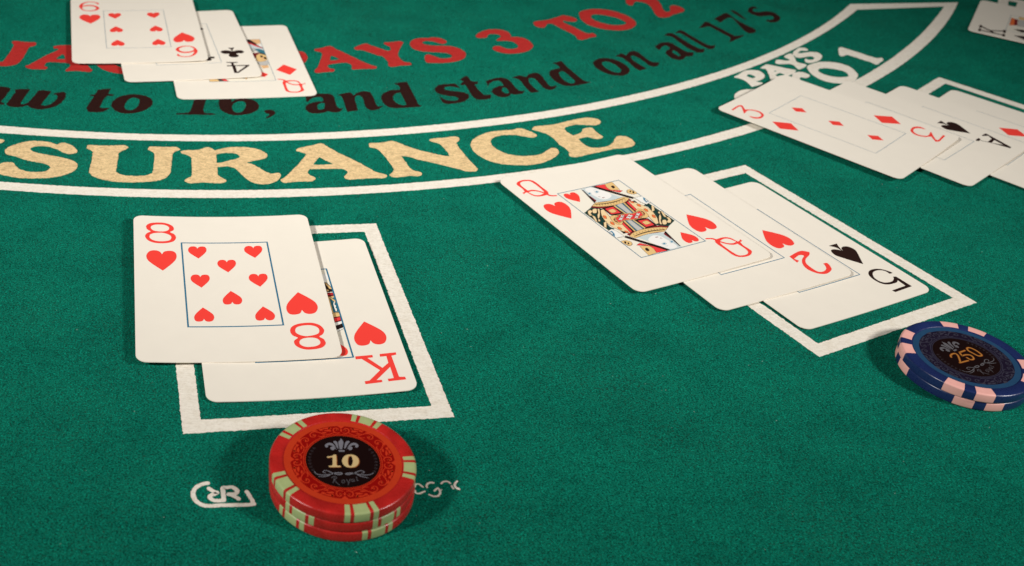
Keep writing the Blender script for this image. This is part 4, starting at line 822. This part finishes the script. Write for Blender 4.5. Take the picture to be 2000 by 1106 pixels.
C9, V1 = 9.75, 18.4
SPOTS = {
    'A': [(0, 0, 1.9, False)],
    '2': [(0, V1, 1, False), (0, -V1, 1, True)],
    '3': [(-0.3, 17.8, 1, False), (0, 0.2, 1, False), (0, -17.8, 1, True)],
    '4': [(-C9, V1, 1, False), (C9, V1, 1, False), (-C9, -V1, 1, True), (C9, -V1, 1, True)],
    '5': [(-C9, V1, 1, False), (C9, V1, 1, False), (0, 0, 1, False), (-C9, -V1, 1, True), (C9, -V1, 1, True)],
    '6': [(-C9, 17.6, 1, False), (C9, 17.6, 1, False), (-C9, -0.6, 1, True), (C9, -0.6, 1, True), (-C9, -18.2, 1, True), (C9, -18.2, 1, True)],
    '8': [(-C9, 18.6, 1, False), (C9, 18.6, 1, False), (-0.2, 10, 1, False), (-C9, 1.0, 1, False), (C9, 1.0, 1, False), (0, -8.8, 1, True), (-C9, -18.0, 1, True), (C9, -18.0, 1, True)],
}
OUTLINED = ('gold', 'cream', 'red', 'grey', 'white', 'orange')

def grown(loop, d, lim):
    n = len(loop)
    area = sum(loop[i - 1].x * loop[i].y - loop[i].x * loop[i - 1].y for i in range(n))
    sg = 1 if area > 0 else -1
    out = []
    for i in range(n):
        t = loop[(i + 1) % n] - loop[i - 1]
        if t.length < 1e-6:
            continue
        p = loop[i] + Vector((t.y, -t.x)).normalized() * d * sg
        out.append(Vector((max(-lim[0], min(lim[0], p.x)), max(-lim[1], min(lim[1], p.y)))))
    return out

COURTS = {'QH': COURT_QH, 'KH': COURT_KH, 'QD': COURT_QD, 'KS': COURT_KS}

def make_card(key, rank, suit, label, fit, line_w=0.26):
    x, y, th, *shape = fit
    body = link('playing_card', card_body(shape), M['card'])
    body.location = (x * U, y * U, 0)
    body.rotation_euler = (0, 0, th)
    tag(body, label, 'playing card', 'playing cards dealt on the felt')
    ink = M['card_red'] if suit in ('hearts', 'diamonds') else M['card_black']
    D = 0.022
    w, h = FW_ / 2, FH_ / 2
    ring = [[Vector(p) for p in ((-w, -h), (w, -h), (w, h), (-w, h))], [Vector(p) for p in ((-w + line_w, -h + line_w), (w - line_w, -h + line_w), (w - line_w, h - line_w), (-w + line_w, h - line_w))]]
    link('frame_line', card_print(ring, shape, D + 0.10 * 0.2), M['card_line'], body)
    for turned in (False, True):
        lps = [flip(l) if turned else l for l in GLYPHS[rank]]
        link('index_letter' if rank in 'AKQ' else 'index_number', card_print([smooth(l, 0.5) for l in lps], shape, D), ink, body)
        pl = pip_loop(suit, -22.2, 13.2, 1.0, False)
        link('index_pip', card_print([smooth(flip(pl) if turned else pl, 0.6)], shape, D), ink, body)
    small = {'hearts': 0.62, 'diamonds': 0.58, 'spades': 0.60, 'clubs': 0.56}[suit]
    if rank in SPOTS:
        for px, py, s, inv in SPOTS[rank]:
            link('pip', card_print([smooth(pip_loop(suit, px, py, small * s, inv), 0.5)], shape, D), ink, body)
    else:
        panel = [Vector(p) for p in ((-w + line_w, -h + line_w), (w - line_w, -h + line_w), (w - line_w, h - line_w), (-w + line_w, h - line_w))]
        pic = link('court_picture', card_print([panel], shape, D * 0.5), M['panel'], body)
        lim = (w - line_w, h - line_w)
        for i, (c, lp) in enumerate(COURTS[key]):
            both = (False, True) if key == 'QH' else (False,)
            for turned in both:
                l = smooth(flip(lp) if turned else lp, 0.6)
                l = [Vector((max(-lim[0], min(lim[0], p.x)), max(-lim[1], min(lim[1], p.y)))) for p in l]
                q = []
                for p in l:
                    if not q or (p - q[-1]).length > 0.02:
                        q.append(p)
                if len(q) < 3:
                    continue
                if c in OUTLINED:
                    link('printed_outline', card_print([grown(q, 0.15, lim)], shape, D * 0.5 + 0.0025 * (i + 1) - 0.001), INKM['ink' if c in ('red', 'white') else 'brown'], pic)
                link('printed_shape', card_print([q], shape, D * 0.5 + 0.0025 * (i + 1)), INKM[c], pic)
        for turned in (False, True):
            if key in ('QH', 'KH'):
                px, py, s = -10.9, 19.9, 0.60
            else:
                px, py, s = -10.25, 17.6, 0.52
            pl = pip_loop(suit, px, py, s, False)
            link('pip', card_print([smooth(flip(pl) if turned else pl, 0.5)], shape, D * 0.5 + 0.008), ink, body)
    return body

F = CARDS_FIT
DEAL = [
    ('KH', 'K', 'hearts', 'king of hearts card lying half under the eight of hearts', 0.50),
    ('8H', '8', 'hearts', 'eight of hearts card lying on top of the king of hearts', 0.50),
    ('5S', '5', 'spades', 'five of spades card, lowest of its fan, beside the blue chips', 0.32),
    ('2H', '2', 'hearts', 'two of hearts card fanned between the queen of hearts and the five of spades', 0.32),
    ('QH', 'Q', 'hearts', 'queen of hearts card with full picture, topmost of the middle fan', 0.30),
    ('QD', 'Q', 'diamonds', 'queen of diamonds card, lowest of the fan lying over the red lettering', 0.16),
    ('4C', '4', 'clubs', 'four of clubs card fanned between the six of hearts and the queen of diamonds', 0.16),
    ('6H', '6', 'hearts', 'six of hearts card, topmost of the fan at the upper left', 0.16),
    ('XX', '2', 'clubs', 'card with only a plain white corner showing, lowest of the right-hand fan', 0.16),
    ('XD', '4', 'diamonds', 'card showing one red diamond, next to the ace of spades at the right picture edge', 0.16),
    ('AS', 'A', 'spades', 'ace of spades card lying half under the three of diamonds', 0.16),
    ('3D', '3', 'diamonds', 'three of diamonds card, topmost of the right-hand fan', 0.16),
]
for key, rank, suit, label, lw in DEAL:
    make_card(key, rank, suit, label, F[key], lw)
kx, ky, kt, *ksh = F['KS']
sh = rot2((20.0, -18.6), kt)
make_card('LOW', '5', 'clubs', 'plain white card end poking out from under the black king at the far upper right', (kx + sh.x, ky + sh.y, kt, 0.345, 0.4, 0.0, 0.0), 0.16)
make_card('KS', 'K', 'spades', 'black king card at the far upper right corner, lying on another card', (kx, ky, kt, 1.05, ksh[1], ksh[2], ksh[3]), 0.16)

# ---------------------------------------------------------------- chips
RC_, TC = 19.30, 3.30
PROFILE = [(0.0, 3.05), (15.55, 3.05), (15.68, 3.08), (15.80, 3.22), (15.95, 3.30), (18.45, 3.30), (18.75, 3.275), (18.98, 3.20), (19.15, 3.08), (19.25, 2.93), (19.30, 2.72),
           (19.30, 0.58), (19.25, 0.37), (19.15, 0.22), (18.98, 0.10), (18.75, 0.025), (18.45, 0.0), (0.0, 0.0)]

def lathe(profile, segs, a0=0.0, a1=360.0, grow=0.0):
    full = abs(a1 - a0 - 360) < 1e-6
    n = segs if full else segs + 1
    verts, faces = [], []
    for r, z in profile:
        for i in range(n):
            a = math.radians(a0 + (a1 - a0) * i / segs)
            verts.append((r * math.cos(a) * U, r * math.sin(a) * U, z * U))
    for j in range(len(profile) - 1):
        for i in range(segs):
            i2 = (i + 1) % n if full else i + 1
            faces.append((j * n + i, (j + 1) * n + i, (j + 1) * n + i2, j * n + i2))
    me = bpy.data.meshes.new('lathe')
    me.from_pydata(verts, [], faces)
    me.validate()
    for p in me.polygons:
        p.use_smooth = True
    bm = bmesh.new()
    bm.from_mesh(me)
    bmesh.ops.remove_doubles(bm, verts=bm.verts[:], dist=1e-5)
    bmesh.ops.recalc_face_normals(bm, faces=bm.faces[:])
    bm.to_mesh(me)
    bm.free()
    return me

BODY = lathe(PROFILE, 144)
SP = [(15.97, 3.312)] + [(r + 0.012, z + (0.012 if z > 3 else 0.0)) for r, z in PROFILE[5:15]]

def annulus(r0, r1, z, n=96):
    out = [Vector((r1 * math.cos(2 * math.pi * i / n), r1 * math.sin(2 * math.pi * i / n))) for i in range(n)]
    if r0 <= 0:
        return sheet([out], z)
    inn = [Vector((r0 * math.cos(2 * math.pi * i / n), r0 * math.sin(2 * math.pi * i / n))) for i in range(n)]
    return sheet([out, inn], z)

def ornament():
    """Scrollwork of the printed ring: half a quarter drawn along the arc, mirrored and repeated."""
    R0 = 12.2
    curves = [(0.34, [(0.5, -1.15), (1.4, -1.3), (2.15, -0.6), (1.95, 0.5), (1.2, 0.75), (0.75, 0.2), (1.15, -0.25)]),
              (0.30, [(2.2, -1.0), (3.6, -1.4), (5.2, -1.05), (6.1, 0.1), (7.2, 1.1), (8.5, 0.95), (9.0, 0.0), (8.3, -0.6), (7.5, -0.2), (7.85, 0.3)]),
              (0.26, [(4.9, -1.0), (5.6, -1.5), (6.6, -1.45), (7.2, -0.9)])]
    leaves = [[(2.4, 0.75), (3.1, 1.25), (4.9, 1.25), (3.8, 0.75)], [(2.7, -0.3), (3.4, 0.35), (4.7, 0.35), (3.6, -0.3)], [(4.5, 0.9), (5.2, 0.55), (5.7, 0.9), (5.0, 1.3)],
              [(3.0, 0.3), (3.3, 0.9), (3.0, 1.2), (2.7, 0.7)], [(4.2, -0.6), (4.8, -0.2), (5.6, -0.1), (4.9, -0.7)], [(6.2, 0.9), (6.7, 1.5), (7.5, 1.5), (6.9, 1.1)]]
    dots = [(1.1, -0.1, 0.34), (7.9, 0.1, 0.38), (5.5, 1.35, 0.2)]
    loops = []
    for w, c in curves:
        loops.append(stroke(c, w, 0.3, 0.35))
    for l in leaves:
        loops.append(filled(smooth(l, 0.25)))
    for x, y, r in dots:
        loops.append(filled([Vector((x + r * math.cos(k * math.pi / 5), y + r * math.sin(k * math.pi / 5))) for k in range(10)]))
    loops.append(filled([Vector(p) for p in ((0.0, 0.45), (0.5, 1.1), (1.0, 1.72), (0.0, 1.72))]))
    loops.append(filled([Vector(p) for p in ((0.0, -0.9), (0.3, -0.2), (0.12, 0.3), (0.0, 0.35))]))
    out = []
    for q4 in range(4):
        for mir in (1, -1):
            for V, Fc in loops:
                o = []
                for p in V:
                    a = math.radians(90 * q4 + 90) - mir * p.x / R0
                    r = R0 + p.y
                    o.append(Vector((r * math.cos(a), r * math.sin(a))))
                out.append((o, Fc))
    return out

ORN = ornament()
EMB = []
for g in EMBLEM:
    gx, gy = (sum(p[k] for p in g[0]) / len(g[0]) for k in (0, 1))
    EMB.append(filled(smooth([((p[0] - gx) * 0.84 + gx, (p[1] - gy) * 0.92 + gy) + tuple(p[2:]) for p in g[0]], 0.3)))
FLO = [stroke(g[0], 0.30 if len(g[0]) > 6 else 0.22, 0.25, 0.4) for g in FLOURISH]
ROY = [stroke(g[0], 0.17, 0.2) for g in ROYAL]
SIDE = []
for sgn in (-1, 1):
    for k in range(8):
        a = math.radians(90 + sgn * (58 + 8 * k))
        for dr, dt in ((0.0, 0.0), (0.25, 0.05)):
            r = 8.35 + dr
            SIDE.append(stroke([Vector((r * math.cos(a + dt), r * math.sin(a + dt))), Vector(((r + 0.75 - dr) * math.cos(a + dt * 0.5), (r + 0.75 - dr) * math.sin(a + dt * 0.5)))], 0.14, 0.3))

def make_chip(name, label, group, loc, turn, scheme, face_up):
    root = bpy.data.objects.new(name, None)
    root.empty_display_size = 0.5
    col.objects.link(root)
    root.location = (loc[0] * U, loc[1] * U, loc[2] * U)
    root.rotation_euler = (0, 0, math.radians(turn))
    tag(root, label, 'poker chip', group)
    S = scheme
    body_me = BODY.copy()
    link('chip_body', body_me, M[S['body']], root)
    spot_meshes = {}
    for base in S['groups']:
        for a0, a1 in S['spots']:
            key = round(a1 - a0, 3)
            if key not in spot_meshes:
                me = lathe(SP, max(3, int(key / 2)), 0.0, key)
                me.materials.append(M[S['spot']])
                spot_meshes[key] = me
            o = link('edge_spot', spot_meshes[key], None, root)
            o.rotation_euler = (0, 0, math.radians(base + a0 - (turn if S['absolute'] else 0)))
    if face_up is None:
        return root
    lab = link('label_disc', annulus(13.75, 15.52, 3.062), M[S['ring']], root)
    lab.rotation_euler = (0, 0, math.radians(face_up - 90 - turn))
    for nm, me, mt in (('label_ring', annulus(10.45, 13.75, 3.062), S['band']), ('label_line', annulus(10.25, 10.45, 3.062), S['line']),
                       ('label_ring', annulus(9.95, 10.25, 3.062), S['band']), ('label_line', annulus(9.80, 9.95, 3.062), S['line']),
                       ('label_centre', annulus(0, 9.80, 3.062), S['centre']),
                       ('scroll_ornament', joined(ORN, 3.070), S['scroll']), ('emblem', joined(EMB, 3.070), S['silver']),
                       ('flourish', joined(FLO, 3.070), S['silver']), ('script_word', joined(ROY, 3.070), 'chip_script'), ('rim_lettering', joined(SIDE, 3.070), 'chip_faint')):
        o = link(nm, me, M[mt], lab)
        if nm in ('scroll_ornament', 'rim_lettering'):
            tag(o, kind='stuff')
    if S['value'] == '10':
        for g in TEN:
            lps = [[p * 0.94 for p in smooth(l, 0.3)] for l in g]
            link('value_digit', sheet([[p + Vector((0.20, -0.16)) for p in l] for l in lps], 3.070), M['chip_amber'], lab)
            link('value_digit', sheet(lps, 3.076), M['chip_cream'], lab)
    else:
        strokes = [[Vector(p[:2]) for p in g[0]] for g in TWOFIFTY]
        link('value_digit', joined([stroke(s, 0.72, 0.3) for s in strokes], 3.070), M['chip_amber'], lab)
        link('value_digit', joined([stroke(s, 0.30, 0.3) for s in strokes], 3.076), M['chip_goldline'], lab)
    return root

RED = dict(body='chip_red', spot='spot_green', ring='chip_orange', band='chip_wine', line='chip_orange', centre='chip_dark', scroll='chip_scroll', silver='chip_silver', value='10', absolute=True,
           groups=[0, 72, 144, 216, 288], spots=[(-13.4, -9.0), (-6.1, 6.1), (9.0, 13.4)])
BLUE = dict(body='chip_blue', spot='spot_pink', ring='chip_teal', band='chip_night', line='chip_slate', centre='chip_dark', scroll='chip_slate', silver='chip_pewter', value='250', absolute=True,
            groups=[0, 90, 180, 270], spots=[(-21.8, -5.0), (5.0, 21.8)])
def offset_groups(s, base):
    d = dict(s)
    d['groups'] = [g + base for g in s['groups']]
    return d
TCS = TC + 0.015
make_chip('poker_chip', 'red poker chip with sage edge stripes, lowest of the stack of three', 'red poker chips in a stack', (14.95, 221.45, 0.02), 0, offset_groups(RED, -61.0), None)
make_chip('poker_chip', 'red poker chip with sage edge stripes, middle of the stack of three', 'red poker chips in a stack', (14.75, 221.55, 0.02 + TCS), 0, offset_groups(RED, -52.7), None)
make_chip('poker_chip', 'red poker chip with black centre reading 10, on top of its stack', 'red poker chips in a stack', (14.64, 221.44, 0.02 + 2 * TCS), 0, offset_groups(RED, -75.0), 92.5)
make_chip('poker_chip', 'navy poker chip with pink edge blocks, under the other blue chip', 'blue poker chips in a stack', (211.90, 291.49, 0.02), 0, offset_groups(BLUE, -100.0), None)
make_chip('poker_chip', 'navy poker chip with pink edge blocks and gold 250, on top of its stack', 'blue poker chips in a stack', (211.44, 291.20, 0.02 + TCS), 0, offset_groups(BLUE, -111.3), 119.0)

# ---------------------------------------------------------------- specks of lint caught in the pile
rl = random.Random(5)
lint = []
for k in range(150):
    x, y = rl.uniform(-100, 260), rl.uniform(195, 520)
    a = rl.uniform(0, math.pi)
    L = rl.uniform(0.12, 0.5)
    w = rl.uniform(0.05, 0.11)
    lint.append(stroke([(x, y), (x + L * 0.5 * math.cos(a), y + L * 0.5 * math.sin(a)), (x + L * math.cos(a + 0.7), y + L * math.sin(a + 0.7))], w, 0.2))
tag(link('felt_lint', joined(lint, 0.085, 'felt_lint'), M['lint'], felt), kind='stuff')
